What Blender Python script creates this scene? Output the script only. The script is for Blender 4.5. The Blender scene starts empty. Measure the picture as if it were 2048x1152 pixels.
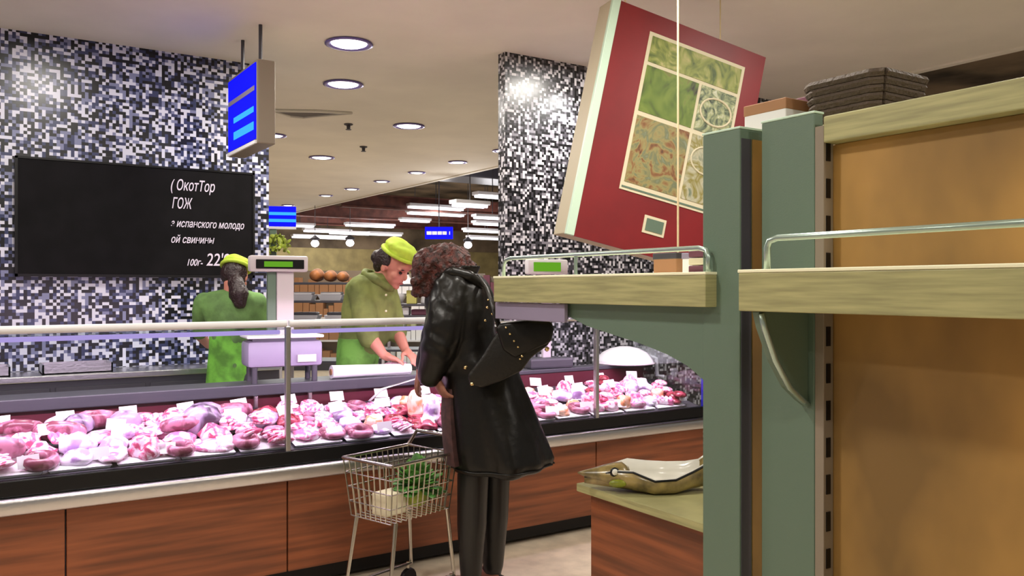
import bpy, bmesh, math, random
from mathutils import Vector, Matrix, Quaternion, noise
random.seed(7)
PI = math.pi
R = math.radians
S = bpy.context.scene
COL = S.collection

# ------------------------------------------------------------------ camera, world, exposure
H = 1.44
D = Vector((.546, .838, 0)).normalized()          # where the camera looks
RT = Vector((D.y, -D.x, 0))                       # to its right
F = 1690.0
cam_data = bpy.data.cameras.new('camera')
cam_data.sensor_width = 36
cam_data.lens = 36 * F / 2048
cam_data.clip_start = .05
cam_data.clip_end = 200
cam = bpy.data.objects.new('camera', cam_data)
COL.objects.link(cam)
cam.location = (0, 0, H)
cam.rotation_euler = (R(90), 0, math.atan2(-D.x, D.y))
S.camera = cam
S.view_settings.view_transform = 'Standard'
S.view_settings.look = 'None'
S.view_settings.gamma = 1
S.view_settings.use_curve_mapping = False
S.view_settings.exposure = -0.35
world = bpy.data.worlds.new('world')
S.world = world
world.use_nodes = True
world.node_tree.nodes['Background'].inputs[0].default_value = (1, .96, .88, 1)
world.node_tree.nodes['Background'].inputs[1].default_value = .27
LAMP_W = 28         # each ceiling downlight
CASE_W = 24         # each tube in the meat counter

def area_light(name, loc, size, watts, color, rot=(0, 0, 0), size_y=None, spread=None):
    l = bpy.data.lights.new(name, 'AREA')
    l.energy = watts; l.color = color
    if size_y:
        l.shape = 'RECTANGLE'; l.size = size; l.size_y = size_y
    else:
        l.shape = 'DISK'; l.size = size
    if spread: l.spread = spread
    o = bpy.data.objects.new(name, l)
    o.location = loc; o.rotation_euler = rot
    COL.objects.link(o)
    return o

def at(px, py, t):
    """point of the place that lies at distance t along the view"""
    return D * t + RT * ((px - 1024) / F * t) + Vector((0, 0, H + (576 - py) / F * t))

# ------------------------------------------------------------------ materials
def lin(c):
    o = []
    for v in c[:3]:
        v /= 255
        o.append(v / 12.92 if v <= .04045 else ((v + .055) / 1.055) ** 2.4)
    return (*o, 1)

class NT:
    def __init__(s, name):
        s.m = bpy.data.materials.new(name); s.m.use_nodes = True
        s.t = s.m.node_tree; s.b = s.t.nodes['Principled BSDF']
    def n(s, kind, **kw):
        x = s.t.nodes.new(kind)
        for k, v in kw.items(): setattr(x, k, v)
        return x
    def l(s, a, b): s.t.links.new(a, b)

def mat(name, col, rough=.5, metal=0, var=None, bump=None, emit=None, col2=None, spec=None, coord='Object', stretch=None, coat=0):
    k = NT(name); b = k.b
    b.inputs['Base Color'].default_value = lin(col)
    b.inputs['Roughness'].default_value = rough
    b.inputs['Metallic'].default_value = metal
    if spec is not None: b.inputs['Specular IOR Level'].default_value = spec
    if coat: b.inputs['Coat Weight'].default_value = coat; b.inputs['Coat Roughness'].default_value = .15
    tc = k.n('ShaderNodeTexCoord'); vec = tc.outputs[coord]
    if stretch:
        mp = k.n('ShaderNodeMapping'); mp.inputs['Scale'].default_value = stretch
        k.l(vec, mp.inputs[0]); vec = mp.outputs[0]
    if var:
        nz = k.n('ShaderNodeTexNoise'); nz.inputs['Scale'].default_value = var[0]; nz.inputs['Detail'].default_value = 4
        k.l(vec, nz.inputs['Vector'])
        rp = k.n('ShaderNodeValToRGB')
        c2 = col2 or tuple(max(0, c * (1 - var[1])) for c in col)
        rp.color_ramp.elements[0].position = .35; rp.color_ramp.elements[1].position = .65
        rp.color_ramp.elements[0].color = lin(c2); rp.color_ramp.elements[1].color = lin(col)
        k.l(nz.outputs['Fac'], rp.inputs[0]); k.l(rp.outputs[0], b.inputs['Base Color'])
    if bump:
        nz = k.n('ShaderNodeTexNoise'); nz.inputs['Scale'].default_value = bump[0]; nz.inputs['Detail'].default_value = 3
        k.l(vec, nz.inputs['Vector'])
        bp = k.n('ShaderNodeBump'); bp.inputs['Strength'].default_value = bump[1]; bp.inputs['Distance'].default_value = .02
        k.l(nz.outputs['Fac'], bp.inputs['Height']); k.l(bp.outputs[0], b.inputs['Normal'])
    if emit:
        b.inputs['Emission Color'].default_value = lin(col); b.inputs['Emission Strength'].default_value = emit
        b.inputs['Base Color'].default_value = (.005, .005, .005, 1); b.inputs['Specular IOR Level'].default_value = .05; b.inputs['Roughness'].default_value = .7
    return k.m

def mosaic_material(name, size, stops):
    """small square glass tiles, each of one tone"""
    k = NT(name); b = k.b
    g = k.n('ShaderNodeNewGeometry')
    sc = k.n('ShaderNodeVectorMath', operation='SCALE'); sc.inputs['Scale'].default_value = 1 / size
    k.l(g.outputs['Position'], sc.inputs[0])
    fl = k.n('ShaderNodeVectorMath', operation='FLOOR'); k.l(sc.outputs[0], fl.inputs[0])
    wn = k.n('ShaderNodeTexWhiteNoise', noise_dimensions='3D'); k.l(fl.outputs[0], wn.inputs['Vector'])
    rp = k.n('ShaderNodeValToRGB'); rp.color_ramp.interpolation = 'CONSTANT'
    e = rp.color_ramp.elements
    e[0].position = 0; e[0].color = lin(stops[0][1])
    e[1].position = stops[1][0]; e[1].color = lin(stops[1][1])
    for p, c in stops[2:]:
        q = e.new(p); q.color = lin(c)
    k.l(wn.outputs['Value'], rp.inputs[0]); k.l(rp.outputs[0], b.inputs['Base Color'])
    fr = k.n('ShaderNodeVectorMath', operation='FRACTION'); k.l(sc.outputs[0], fr.inputs[0])
    bp = k.n('ShaderNodeBump'); bp.inputs['Strength'].default_value = .25; bp.inputs['Distance'].default_value = .004
    k.l(wn.outputs['Value'], bp.inputs['Height']); k.l(bp.outputs[0], b.inputs['Normal'])
    b.inputs['Roughness'].default_value = .3
    return k.m

def glass_material(name, tint=(.93, .96, .97), gloss=.7):
    k = NT(name); t = k.t
    tr = k.n('ShaderNodeBsdfTransparent'); tr.inputs[0].default_value = (*tint, 1)
    gl = k.n('ShaderNodeBsdfGlossy'); gl.inputs['Roughness'].default_value = .02
    fr = k.n('ShaderNodeFresnel'); fr.inputs[0].default_value = 1.35
    mu = k.n('ShaderNodeMath', operation='MULTIPLY'); mu.inputs[1].default_value = gloss
    k.l(fr.outputs[0], mu.inputs[0])
    mx = k.n('ShaderNodeMixShader')
    k.l(mu.outputs[0], mx.inputs[0]); k.l(tr.outputs[0], mx.inputs[1]); k.l(gl.outputs[0], mx.inputs[2])
    k.l(mx.outputs[0], t.nodes['Material Output'].inputs[0])
    return k.m

def meat_material(name, c1, c2, scale):
    """lean and fat mixed through the piece, each piece a little different"""
    k = NT(name); b = k.b
    tc = k.n('ShaderNodeTexCoord'); oi = k.n('ShaderNodeObjectInfo')
    ad = k.n('ShaderNodeVectorMath', operation='ADD'); k.l(tc.outputs['Object'], ad.inputs[0])
    cx = k.n('ShaderNodeCombineXYZ')
    mm = k.n('ShaderNodeMath', operation='MULTIPLY'); mm.inputs[1].default_value = 40
    k.l(oi.outputs['Random'], mm.inputs[0]); k.l(mm.outputs[0], cx.inputs[0]); k.l(cx.outputs[0], ad.inputs[1])
    nz = k.n('ShaderNodeTexNoise'); nz.inputs['Scale'].default_value = scale; nz.inputs['Detail'].default_value = 3
    nz.inputs['Distortion'].default_value = 1.2
    k.l(ad.outputs[0], nz.inputs['Vector'])
    rp = k.n('ShaderNodeValToRGB')
    rp.color_ramp.elements[0].position = .42; rp.color_ramp.elements[1].position = .56
    rp.color_ramp.elements[0].color = lin(c1); rp.color_ramp.elements[1].color = lin(c2)
    k.l(nz.outputs['Fac'], rp.inputs[0]); k.l(rp.outputs[0], b.inputs['Base Color'])
    b.inputs['Roughness'].default_value = .28
    return k.m

M = {}
M['ceiling'] = mat('ceiling paint', (240, 235, 222), .85, var=(1.5, .04))
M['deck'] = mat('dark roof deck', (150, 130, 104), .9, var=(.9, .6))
M['floor'] = mat('warm floor', (226, 208, 184), .5, var=(9, .1))
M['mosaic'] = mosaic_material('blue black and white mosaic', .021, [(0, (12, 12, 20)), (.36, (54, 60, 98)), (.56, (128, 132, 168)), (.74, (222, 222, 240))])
M['mosaic_pier'] = mosaic_material('grey and black mosaic', .0185, [(0, (12, 12, 15)), (.34, (62, 60, 66)), (.60, (128, 126, 134)), (.80, (206, 204, 210))])
M['far_wall'] = mat('tan far wall', (186, 168, 112), .7, var=(3, .15))
M['brown'] = mat('brown laminate', (150, 84, 50), .45, var=(3, .3), coord='Object', stretch=(.5, .5, 9))
M['steel'] = mat('brushed steel', (205, 203, 205), .3, 1, bump=(60, .05))
M['white_metal'] = mat('white enamel', (226, 224, 228), .3)
M['black'] = mat('black plastic', (15, 14, 17), .35, spec=.3)
M['dark'] = mat('dark grey metal', (66, 64, 72), .45)
M['maroon'] = mat('dark red back panel', (86, 28, 42), .4)
M['glass'] = glass_material('clear pane')
M['blue_fringe'] = mat('blue edge fringe', (40, 36, 190), .4)
M['tube'] = mat('pink tube lamp', (206, 180, 255), .4, emit=1.0)
M['lens'] = mat('lamp lens', (255, 250, 240), .4, emit=7)
M['lens_rim'] = mat('violet lamp reflector', (120, 108, 176), .3, .6)
M['luminaire'] = mat('fluorescent tube light', (250, 246, 255), .4, emit=4)
M['rust'] = mat('red brown steel', (112, 62, 50), .7, var=(5, .3))
M['blue'] = mat('blue screen', (8, 12, 250), .4, emit=1.5)
M['cyan'] = mat('cyan bars on screen', (60, 180, 255), .4, emit=1.4)
M['chalkboard'] = mat('matt black board', (20, 18, 21), .75, var=(8, .3), spec=.15)
M['chalk'] = mat('white chalk lettering', (225, 215, 235), .8)
M['taupe'] = mat('taupe casing', (140, 128, 112), .5)
M['lcd'] = mat('green display', (110, 180, 40), .3, emit=1.0)
M['lilac'] = mat('pale lilac plastic', (146, 136, 160), .45)
M['casing'] = mat('off white casing', (206, 196, 200), .45)
M['green_grey'] = mat('grey green powder coat', (100, 121, 104), .5, bump=(200, .04))
M['olive_grey'] = M['green_grey']
M['shelf_wood'] = mat('pale laminate wood', (180, 176, 124), .45, var=(3, .16), stretch=(1.5, 1.5, 26))
M['tan'] = mat('tan back board', (186, 142, 74), .6, var=(2.2, .32), stretch=(1, 1, .6))
M['rail'] = mat('mint grey rail', (176, 196, 186), .25, .7)
M['poster_red'] = mat('red print', (134, 24, 30), .45, var=(2.5, .12))
M['poster_side'] = mat('beige box side', (196, 184, 156), .6)
M['mint'] = mat('pale mint trim', (206, 232, 212), .45)
M['lip_cream'] = mat('pale shelf lip', (250, 248, 214), .4)
M['cream'] = mat('cream paper', (226, 216, 186), .6)
M['white'] = mat('white paper', (240, 238, 240), .6)
M['cord'] = mat('pale cord', (220, 200, 160), .6)
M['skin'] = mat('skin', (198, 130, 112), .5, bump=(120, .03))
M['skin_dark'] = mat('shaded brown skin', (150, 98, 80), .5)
M['lip'] = mat('lip', (160, 84, 84), .5)
M['eye'] = mat('dark eye', (30, 22, 20), .2)
M['hair_dark'] = mat('near black hair', (40, 22, 24), .45, bump=(70, .5))
M['hair_red'] = mat('dark red brown hair', (86, 34, 26), .55, var=(45, .6), bump=(60, .8))
M['leather'] = mat('black leather', (21, 19, 17), .34, bump=(12, .25), spec=.32)
M['leather2'] = mat('black bag leather', (30, 27, 24), .4, bump=(60, .15), spec=.3)
M['skirt'] = mat('dark maroon brown cloth', (78, 48, 46), .8, var=(30, .3))
M['boot'] = mat('black boot', (24, 22, 22), .4)
M['gold'] = mat('gold stud', (230, 205, 150), .25, 1)
M['lime'] = mat('lime cap cloth', (196, 224, 70), .75, var=(14, .14))
M['uniform'] = mat('olive green jacket', (124, 134, 70), .8, var=(9, .22), bump=(16, .3))
M['uniform_b'] = mat('green shirt', (110, 152, 82), .8, var=(9, .25), bump=(16, .3))
M['apron'] = mat('bright green apron', (120, 176, 76), .8, var=(9, .3), bump=(14, .3))
M['apron_b'] = mat('vivid green apron', (122, 196, 66), .8, var=(12, .3), bump=(14, .3))
M['trousers'] = mat('dark trousers', (46, 46, 50), .8)
M['bread'] = mat('baked crust', (186, 116, 62), .6, var=(10, .3))
M['yellow'] = mat('pale yellow pack', (226, 220, 120), .5)
M['leaf'] = mat('green leaf', (96, 164, 66), .55, var=(14, .4))
M['leaf_yellow'] = mat('yellow green leaf', (186, 204, 76), .55, var=(14, .3))
M['wire'] = mat('chromed wire', (190, 186, 176), .25, 1)
M['fish'] = mat('olive gold glaze', (172, 150, 92), .3, var=(18, .4), coat=.4)
M['fish_green'] = mat('lime glaze', (170, 180, 60), .3, var=(20, .3))
M['glaze'] = mat('white glaze', (240, 238, 228), .2, coat=.3)
M['wicker'] = mat('dark wicker', (84, 70, 58), .7, bump=(60, .5))
M['carton'] = mat('brown carton', (166, 120, 84), .7)
M['plum'] = mat('plum print', (110, 60, 78), .6)
M['pork'] = meat_material('pink pork', (196, 78, 116), (246, 214, 234), 26)
M['fat'] = meat_material('white fat', (246, 230, 242), (206, 110, 156), 20)
M['beef'] = meat_material('dark red beef', (110, 18, 32), (170, 70, 90), 26)
M['sausage'] = meat_material('smoked sausage', (120, 58, 76), (186, 120, 146), 12)
M['ham'] = meat_material('orange ham', (222, 140, 96), (240, 200, 180), 14)
M['roast'] = meat_material('dull violet wrapped roast', (70, 52, 70), (176, 150, 186), 9)
M['violet_pack'] = meat_material('violet wrapped cut', (176, 140, 196), (244, 232, 252), 14)

# ------------------------------------------------------------------ mesh building
def frame_axes(d):
    d = d.normalized()
    a = Vector((0, 0, 1)) if abs(d.z) < .9 else Vector((1, 0, 0))
    x = a.cross(d).normalized()
    return x, d.cross(x).normalized()

class MB:
    def __init__(s): s.bm = bmesh.new()
    def _add(s, t, mx=None):
        if mx is not None: t.transform(mx)
        me = bpy.data.meshes.new('tmp'); t.to_mesh(me); t.free()
        s.bm.from_mesh(me); bpy.data.meshes.remove(me)
        return s
    def box(s, x0, x1, y0, y1, z0, z1, bev=0, mx=None, seg=2):
        t = bmesh.new(); bmesh.ops.create_cube(t, size=1)
        t.transform(Matrix.Translation(((x0 + x1) / 2, (y0 + y1) / 2, (z0 + z1) / 2)) @ Matrix.Diagonal((x1 - x0, y1 - y0, z1 - z0, 1)))
        if bev: bmesh.ops.bevel(t, geom=t.edges[:], offset=bev, segments=seg, affect='EDGES', profile=.5)
        return s._add(t, mx)
    def ell(s, c, r, rot=None, sub=2):
        t = bmesh.new(); bmesh.ops.create_icosphere(t, subdivisions=sub, radius=1)
        mx = Matrix.Translation(c) @ (rot.to_4x4() if rot is not None else Matrix()) @ Matrix.Diagonal((*r, 1))
        return s._add(t, mx)
    def loft(s, rings, caps=True, mx=None):
        t = bmesh.new(); vs = [[t.verts.new(p) for p in r] for r in rings]
        n = len(rings[0])
        for a, b in zip(vs, vs[1:]):
            for i in range(n): t.faces.new((a[i], a[(i + 1) % n], b[(i + 1) % n], b[i]))
        if caps:
            t.faces.new(vs[0][::-1]); t.faces.new(vs[-1])
        bmesh.ops.recalc_face_normals(t, faces=t.faces[:])
        return s._add(t, mx)
    def tube(s, pts, r, n=8, caps=True, flat=1.0, mx=None):
        pts = [Vector(p) for p in pts]
        rr = r if isinstance(r, (list, tuple)) else [r] * len(pts)
        x = None; rings = []
        for i, p in enumerate(pts):
            d = (pts[min(i + 1, len(pts) - 1)] - pts[max(i - 1, 0)])
            if x is None: x, y = frame_axes(d)
            else:
                dn = d.normalized(); x = (x - dn * x.dot(dn)).normalized(); y = dn.cross(x)
            rings.append([p + (x * math.cos(a) + y * math.sin(a) * flat) * rr[i] for a in [2 * PI * k / n for k in range(n)]])
        return s.loft(rings, caps, mx)
    def capsule(s, pts, r, n=12, flat=1.0):
        s.tube(pts, r, n, True, flat)
        rr = r if isinstance(r, (list, tuple)) else [r] * len(pts)
        if flat == 1.0:
            s.ell(pts[0], (rr[0],) * 3, sub=2); s.ell(pts[-1], (rr[-1],) * 3, sub=2)
        return s
    def lathe(s, prof, n=24, c=(0, 0, 0), mx=None):
        t = bmesh.new(); c = Vector(c); vs = []
        for r, z in prof:
            vs.append([t.verts.new(c + Vector((max(r, 1e-4) * math.cos(2 * PI * k / n), max(r, 1e-4) * math.sin(2 * PI * k / n), z))) for k in range(n)])
        for a, b in zip(vs, vs[1:]):
            for i in range(n): t.faces.new((a[i], a[(i + 1) % n], b[(i + 1) % n], b[i]))
        t.faces.new(vs[0][::-1]); t.faces.new(vs[-1])
        bmesh.ops.recalc_face_normals(t, faces=t.faces[:])
        return s._add(t, mx)
    def prism(s, poly, f0, f1, bev=0):
        """poly: list of 2D points; f0,f1 map a 2D point to the two faces"""
        t = bmesh.new()
        a = [t.verts.new(f0(*p)) for p in poly]; b = [t.verts.new(f1(*p)) for p in poly]
        n = len(poly)
        t.faces.new(a); t.faces.new(b[::-1])
        for i in range(n): t.faces.new((a[i], b[i], b[(i + 1) % n], a[(i + 1) % n]))
        bmesh.ops.recalc_face_normals(t, faces=t.faces[:])
        if bev: bmesh.ops.bevel(t, geom=t.edges[:], offset=bev, segments=3, affect='EDGES', profile=.5)
        return s._add(t)
    def move(s, mx):
        s.bm.transform(mx); return s
    def build(s, name, m, parent=None, smooth=False, kind=None, sharp=None):
        me = bpy.data.meshes.new(name)
        s.bm.to_mesh(me); s.bm.free()
        me.materials.append(m)
        if smooth:
            for p in me.polygons: p.use_smooth = True
            if sharp: 
                try: me.set_sharp_from_angle(angle=R(sharp))
                except Exception: pass
        o = bpy.data.objects.new(name, me); COL.objects.link(o)
        if parent: o.parent = parent
        if kind: o['kind'] = kind
        return o

def tag(o, label, cat, group=None):
    o['label'] = label; o['category'] = cat
    if group: o['group'] = group
    return o
def thing(name, label, cat, loc=(0, 0, 0), rz=0, group=None):
    o = bpy.data.objects.new(name, None); o.empty_display_size = .1
    COL.objects.link(o); o.location = loc; o.rotation_euler = (0, 0, rz)
    return tag(o, label, cat, group)
def copy_tree(o, parent=None):
    c = o.copy(); COL.objects.link(c)
    if parent: c.parent = parent
    for ch in list(o.children): copy_tree(ch, c)
    return c
def blob(name, mb, m, parent, voxel=.01, smooth=6, disp=None):
    """overlapping pieces grown together into one continuous skin"""
    o = mb.build(name, m, parent)
    md = o.modifiers.new('r', 'REMESH'); md.mode = 'VOXEL'; md.voxel_size = voxel; md.use_smooth_shade = True
    if smooth:
        sm = o.modifiers.new('s', 'SMOOTH'); sm.factor = .5; sm.iterations = smooth
    dg = bpy.context.evaluated_depsgraph_get()
    me = bpy.data.meshes.new_from_object(o.evaluated_get(dg), depsgraph=dg)
    o.modifiers.clear()
    old = o.data; o.data = me; bpy.data.meshes.remove(old)
    me.name = name
    if disp:
        nrm = [v.normal.copy() for v in me.vertices]
        for v, n in zip(me.vertices, nrm): v.co += n * disp(v.co)
    for p in me.polygons: p.use_smooth = True
    if not me.materials: me.materials.append(m)
    return o
def text(name, body, size, m, parent, loc, rot=(R(90), 0, 0), shear=0, depth=.002, sx=1.0):
    c = bpy.data.curves.new(name, 'FONT'); c.body = body; c.size = size; c.extrude = depth; c.shear = shear; c.offset = .0008
    t = bpy.data.objects.new('tmp', c); COL.objects.link(t)
    dg = bpy.context.evaluated_depsgraph_get()
    me = bpy.data.meshes.new_from_object(t.evaluated_get(dg), depsgraph=dg)
    bpy.data.objects.remove(t); bpy.data.curves.remove(c)
    me.materials.clear(); me.materials.append(m)
    o = bpy.data.objects.new(name, me); COL.objects.link(o)
    o.parent = parent; o.location = loc; o.rotation_euler = rot; o.scale = (sx, 1, 1)
    return o
def structure(name, mb, m):
    o = mb.build(name, m); o['kind'] = 'structure'; return o

# ------------------------------------------------------------------ the setting
CZ = 3.1
structure('floor', MB().box(-6, 20, -4, 28, -.1, 0), M['floor'])
structure('ceiling', MB().box(-6, 6.1, -4, 28, CZ, CZ + .15), M['ceiling'])
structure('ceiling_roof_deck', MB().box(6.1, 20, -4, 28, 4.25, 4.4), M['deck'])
structure('trim_soffit_edge', MB().box(6.1, 6.16, -4, 28, CZ - .015, 4.25), M['ceiling'])
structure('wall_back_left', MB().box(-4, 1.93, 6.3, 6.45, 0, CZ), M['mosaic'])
structure('wall_back_right', MB().box(3.2, 8.2, 5.0, 5.09, 0, CZ), M['mosaic_pier'])
structure('wall_far', MB().box(-6, 20, 24, 24.2, 0, 2.62), M['far_wall'])
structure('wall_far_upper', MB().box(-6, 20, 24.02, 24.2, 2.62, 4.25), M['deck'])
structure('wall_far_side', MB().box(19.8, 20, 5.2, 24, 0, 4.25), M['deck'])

# roof beams and fluorescent fittings of the sales floor beyond the opening
def beam(x0, x1, y, z, label):
    b = MB().box(x0, x1, y - .08, y + .08, z - .03, z)
    b.box(x0, x1, y - .08, y + .08, z + .22, z + .25); b.box(x0, x1, y - .015, y + .015, z - .02, z + .23)
    return tag(b.build('roof_beam', M['rust']), label, 'beam', 'roof beams over the sales floor')
beam(6.2, 19.7, 15.6, 3.05, 'red brown steel roof beam nearest the opening in the mosaic wall')
beam(6.2, 19.7, 19.2, 3.15, 'red brown steel roof beam behind the nearest beam')
beam(6.2, 19.7, 22.4, 3.2, 'red brown steel roof beam deepest in the sales floor')
for i, (x, w_, d_) in enumerate([(8.2, 1.6, .9), (11.2, 1.0, .8), (14.5, 1.8, 1.0)]):
    b = MB().box(x - w_ / 2, x + w_ / 2, 13.2, 13.2 + d_, 3.45, 3.9, .03).box(x - .03, x + .03, 13.5, 13.56, 3.88, 4.25)
    o = b.build('air_duct', M['dark'])
    tag(o, ['long dark air duct box under the roof, first from the soffit', 'short dark air duct box under the roof, second from the soffit', 'wide dark air duct box under the roof, third from the soffit'][i], 'duct', 'air duct boxes under the dark roof')
def luminaire(p, length, label):
    t = thing('fluorescent_light', label, 'light', p, 0, 'fluorescent lights over the sales floor')
    MB().box(-length / 2, length / 2, -.11, .11, .05, .11, .01).build('housing', M['white_metal'], t)
    MB().tube([(-length / 2 + .03, -.05, .03), (length / 2 - .03, -.05, .03)], .022).build('tube', M['luminaire'], t)
    MB().tube([(-length / 2 + .03, .05, .03), (length / 2 - .03, .05, .03)], .022).build('tube', M['luminaire'], t)
    zt = 4.25 if p[0] > 6.1 else CZ
    pl = bpy.data.lights.new('tube_light', 'POINT'); pl.energy = 38; pl.shadow_soft_size = .2; pl.color = (1, .98, 1)
    po = bpy.data.objects.new('tube_light', pl); COL.objects.link(po); po.location = (p[0], p[1], p[2] - .12)
    MB().tube([(0, 0, .1), (0, 0, zt - p[2])], .008, 6).build('hanger', M['dark'], t)
    return t
lum = [(872, 420, 17.5, 1.3, 'uppermost of the pair over the small blue sign'), (872, 432, 18.6, 1.4, 'lower of the pair over the small blue sign'), (740, 455, 21, 1.3, 'above the cap of the worker in profile'),
       (655, 466, 22, 1.3, 'over the tan wall beside the blue board'), (700, 470, 23, 1.2, 'second row beyond the blue board'), (985, 398, 14.5, .7, 'short, close to the soffit end beside the mosaic pier'),
       (985, 452, 19, 1.0, 'beside the mosaic pier, upper'), (970, 466, 20.5, 1.2, 'beside the mosaic pier, middle'), (975, 480, 22, 1.2, 'beside the mosaic pier, lower'), (770, 472, 23, 1.0, 'just above the lime cap'),
       (640, 478, 23.3, 1.6, 'lowest, over the scale display'), (985, 440, 17.5, .9, 'beside the mosaic pier, under the short one'), (830, 445, 20.5, .8, 'between the lime cap and the pair over the blue sign'), (600, 455, 20, .7, 'just behind the blue lit board'), (940, 416, 12.6, .6, 'short, right of the uppermost pair')]
for px, py, t, L, w in lum:
    luminaire(at(px, py, t), L, 'fluorescent tube light ' + w)
for px, py, w in [(630, 487, 'left of the worker in profile'), (700, 486, 'behind the worker in profile'), (936, 490, 'above the red haired customer')]:
    p = at(px, py, 17)
    t = thing('pendant_lamp', 'round white pendant lamp in the sales floor ' + w, 'lamp', p, 0, 'round pendant lamps')
    MB().ell((0, 0, 0), (.085, .085, .075)).build('globe', M['luminaire'], t, True)
    MB().lathe([(.03, .06), (.09, .07), (.1, .1), (.04, .14), (.02, .16)], 12).build('cap', M['dark'], t)
    MB().tube([(0, 0, .14), (0, 0, (4.25 if p.x > 6.1 else CZ) - p.z)], .006, 6).build('cord', M['dark'], t)

# recessed downlights
def downlight(x, y, r, label, group, watts=None, warm=(1, .95, .87)):
    t = thing('downlight', label, 'lamp', (x, y, CZ), 0, group)
    MB().lathe([(r, 0), (r + .025, -.004), (r + .028, -.012), (r + .005, -.016), (r - .01, -.008), (r - .012, 0)], 24).build('rim', M['lens_rim'], t, True)
    MB().lathe([(.001, -.012), (r * .72, -.016), (r - .015, -.007), (r - .015, -.002), (.001, -.002)], 24).build('lens', M['lens'], t, True)
    l = area_light('downlight_lamp', (x, y, CZ - .03), r * 2, watts or LAMP_W, warm)
    return t
ORD = ['first', 'second', 'third', 'fourth', 'fifth', 'sixth', 'seventh', 'eighth', 'ninth', 'tenth', 'eleventh', 'twelfth', 'thirteenth', 'fourteenth', 'fifteenth', 'sixteenth', 'seventeenth', 'eighteenth', 'nineteenth', 'twentieth']
def nth(i): return ORD[i] if i < len(ORD) else 'number %d' % (i + 1)
for i, y in enumerate([8.6, 9.7, 10.9, 12.1, 13.3, 14.5, 16.6]):
    downlight(5.47, y, .1, 'small round downlight in the row along the soffit edge, %s from the mosaic pier' % nth(i), 'downlights along the soffit edge', 22)
for i, y in enumerate([10.3, 7.81]):
    downlight(3.83, y, .135, ['round downlight in the ceiling over the opening, the farther one', 'large round downlight in the ceiling over the opening, the nearer one'][i], 'downlights over the opening')
downlight(2.84, 9.1, .11, 'round downlight half hidden behind the blue ceiling screen', 'downlights over the opening')
for i, (x, y) in enumerate([(3.83, 4.3), (2.2, 5.4), (.5, 5.0), (2.6, 6.5)]):
    downlight(x, y, .135, ['large round downlight close before the mosaic pier', 'large round downlight over the meat counter workers', 'large round downlight before the chalk board', 'added round downlight that brightens the bread rack'][i], 'downlights over the counter', LAMP_W * 1.3)  # the last one is added to brighten the bread rack
for x, y, w in [(.4, 2.4, 'before the counter, near the chalk board'), (2.2, 2.5, 'above the customer'), (.4, .2, 'above the camera'), (-1.4, 1.2, 'far along the aisle'), (-1.4, 3.4, 'at the far end of the counter'), (3.9, 1.9, 'behind the near shelving'), (1.9, -.8, 'behind the wicker basket'), (3.9, -.4, 'deep behind the near shelving')]:
    downlight(x, y, .135, 'added unseen downlight over the customer aisle ' + w, 'added downlights over the customer aisle', LAMP_W * (.7 if w in ('above the camera', 'far along the aisle') else 1.25))  # unseen lamps added to light the front area
# two sprinkler heads and the ceiling slot
for px, py, w in [(697, 248, 'farther from the large downlight'), (727, 293, 'nearer the far downlight row')]:
    v = (576 - py) / F; t0 = (CZ - H) / v; p = at(px, py, t0)
    t = thing('sprinkler_head', 'small dark sprinkler head on the beige ceiling, ' + w, 'sprinkler', (p.x, p.y, CZ), 0, 'sprinkler heads')
    MB().lathe([(.045, 0), (.045, -.01), (.02, -.02), (.018, -.05), (.001, -.05)], 12).build('body', M['dark'], t)
    MB().lathe([(.03, -.055), (.03, -.06), (.001, -.06)], 10).build('deflector', M['dark'], t)
t = thing('ceiling_slot_vent', 'dark lens shaped air slot in the ceiling beside the blue screen', 'vent', (2.72, 7.68, CZ), R(-33))
MB().prism([(-.3, -.05), (-.2, .16), (-.1, .22), (.1, .14), (.36, .04), (.1, -.02)], lambda x, y: (x, y, -.012), lambda x, y: (x, y, 0)).build('slot', M['dark'], t)
MB().tube([(-.32, -.07, -.012), (-.22, .19, -.012), (-.1, .25, -.012), (.1, .165, -.012), (.4, .04, -.012), (.1, -.04, -.012), (-.32, -.07, -.012)], .014, 8).build('lip', M['ceiling'], t)

# spot that grazes the mosaic pier
t = thing('spot_lamp', 'small ceiling spot that washes the mosaic pier with light', 'lamp', (3.92, 4.62, CZ))
MB().lathe([(.05, 0), (.05, -.02), (.035, -.03), (.035, -.1), (.028, -.1), (.028, -.06), (.001, -.06)], 16).build('can', M['white_metal'], t, True)
sp = bpy.data.lights.new('spot_lamp_light', 'SPOT'); sp.energy = 75; sp.spot_size = R(60); sp.spot_blend = .8; sp.color = (1, .97, .95); sp.shadow_soft_size = .03
so = bpy.data.objects.new('spot_lamp_light', sp); COL.objects.link(so); so.location = (3.92, 4.62, CZ - .11)
so.rotation_euler = Vector((-.32, .40, -.5)).to_track_quat('-Z', 'Y').to_euler()

# ------------------------------------------------------------------ meat counter
XA, XB = -1.0, 4.04
P1, P2 = 1.29, 3.15
YF, YR = 3.92, 4.50
ct = thing('meat_counter', 'long glass fronted meat counter with brown base and silver bumper', 'counter', (0, 0, 0))
MB().box(XA, XB, YF + .06, 4.70, .02, .10).build('plinth', M['black'], ct)
for a, b in [(XA, .36), (.36, P1), (P1, 2.22), (2.22, P2), (P2, XB)]:
    MB().box(a + .003, b - .003, YF, YF + .03, .10, .53, .004).build('base_panel', M['brown'], ct)
MB().box(XA, XB, YF + .03, 4.70, .10, .60).build('carcass', M['dark'], ct)
MB().box(XA, XB, YF - .05, YF + .02, .535, .605, .018, seg=3).build('bumper', M['steel'], ct, True, sharp=50)
MB().box(XA, XB, YF - .02, YF + .02, .607, .672, .004).build('black_strip', M['black'], ct)
def deck_z(y): return .668 + (y - (YF + .03)) * .23
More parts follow.
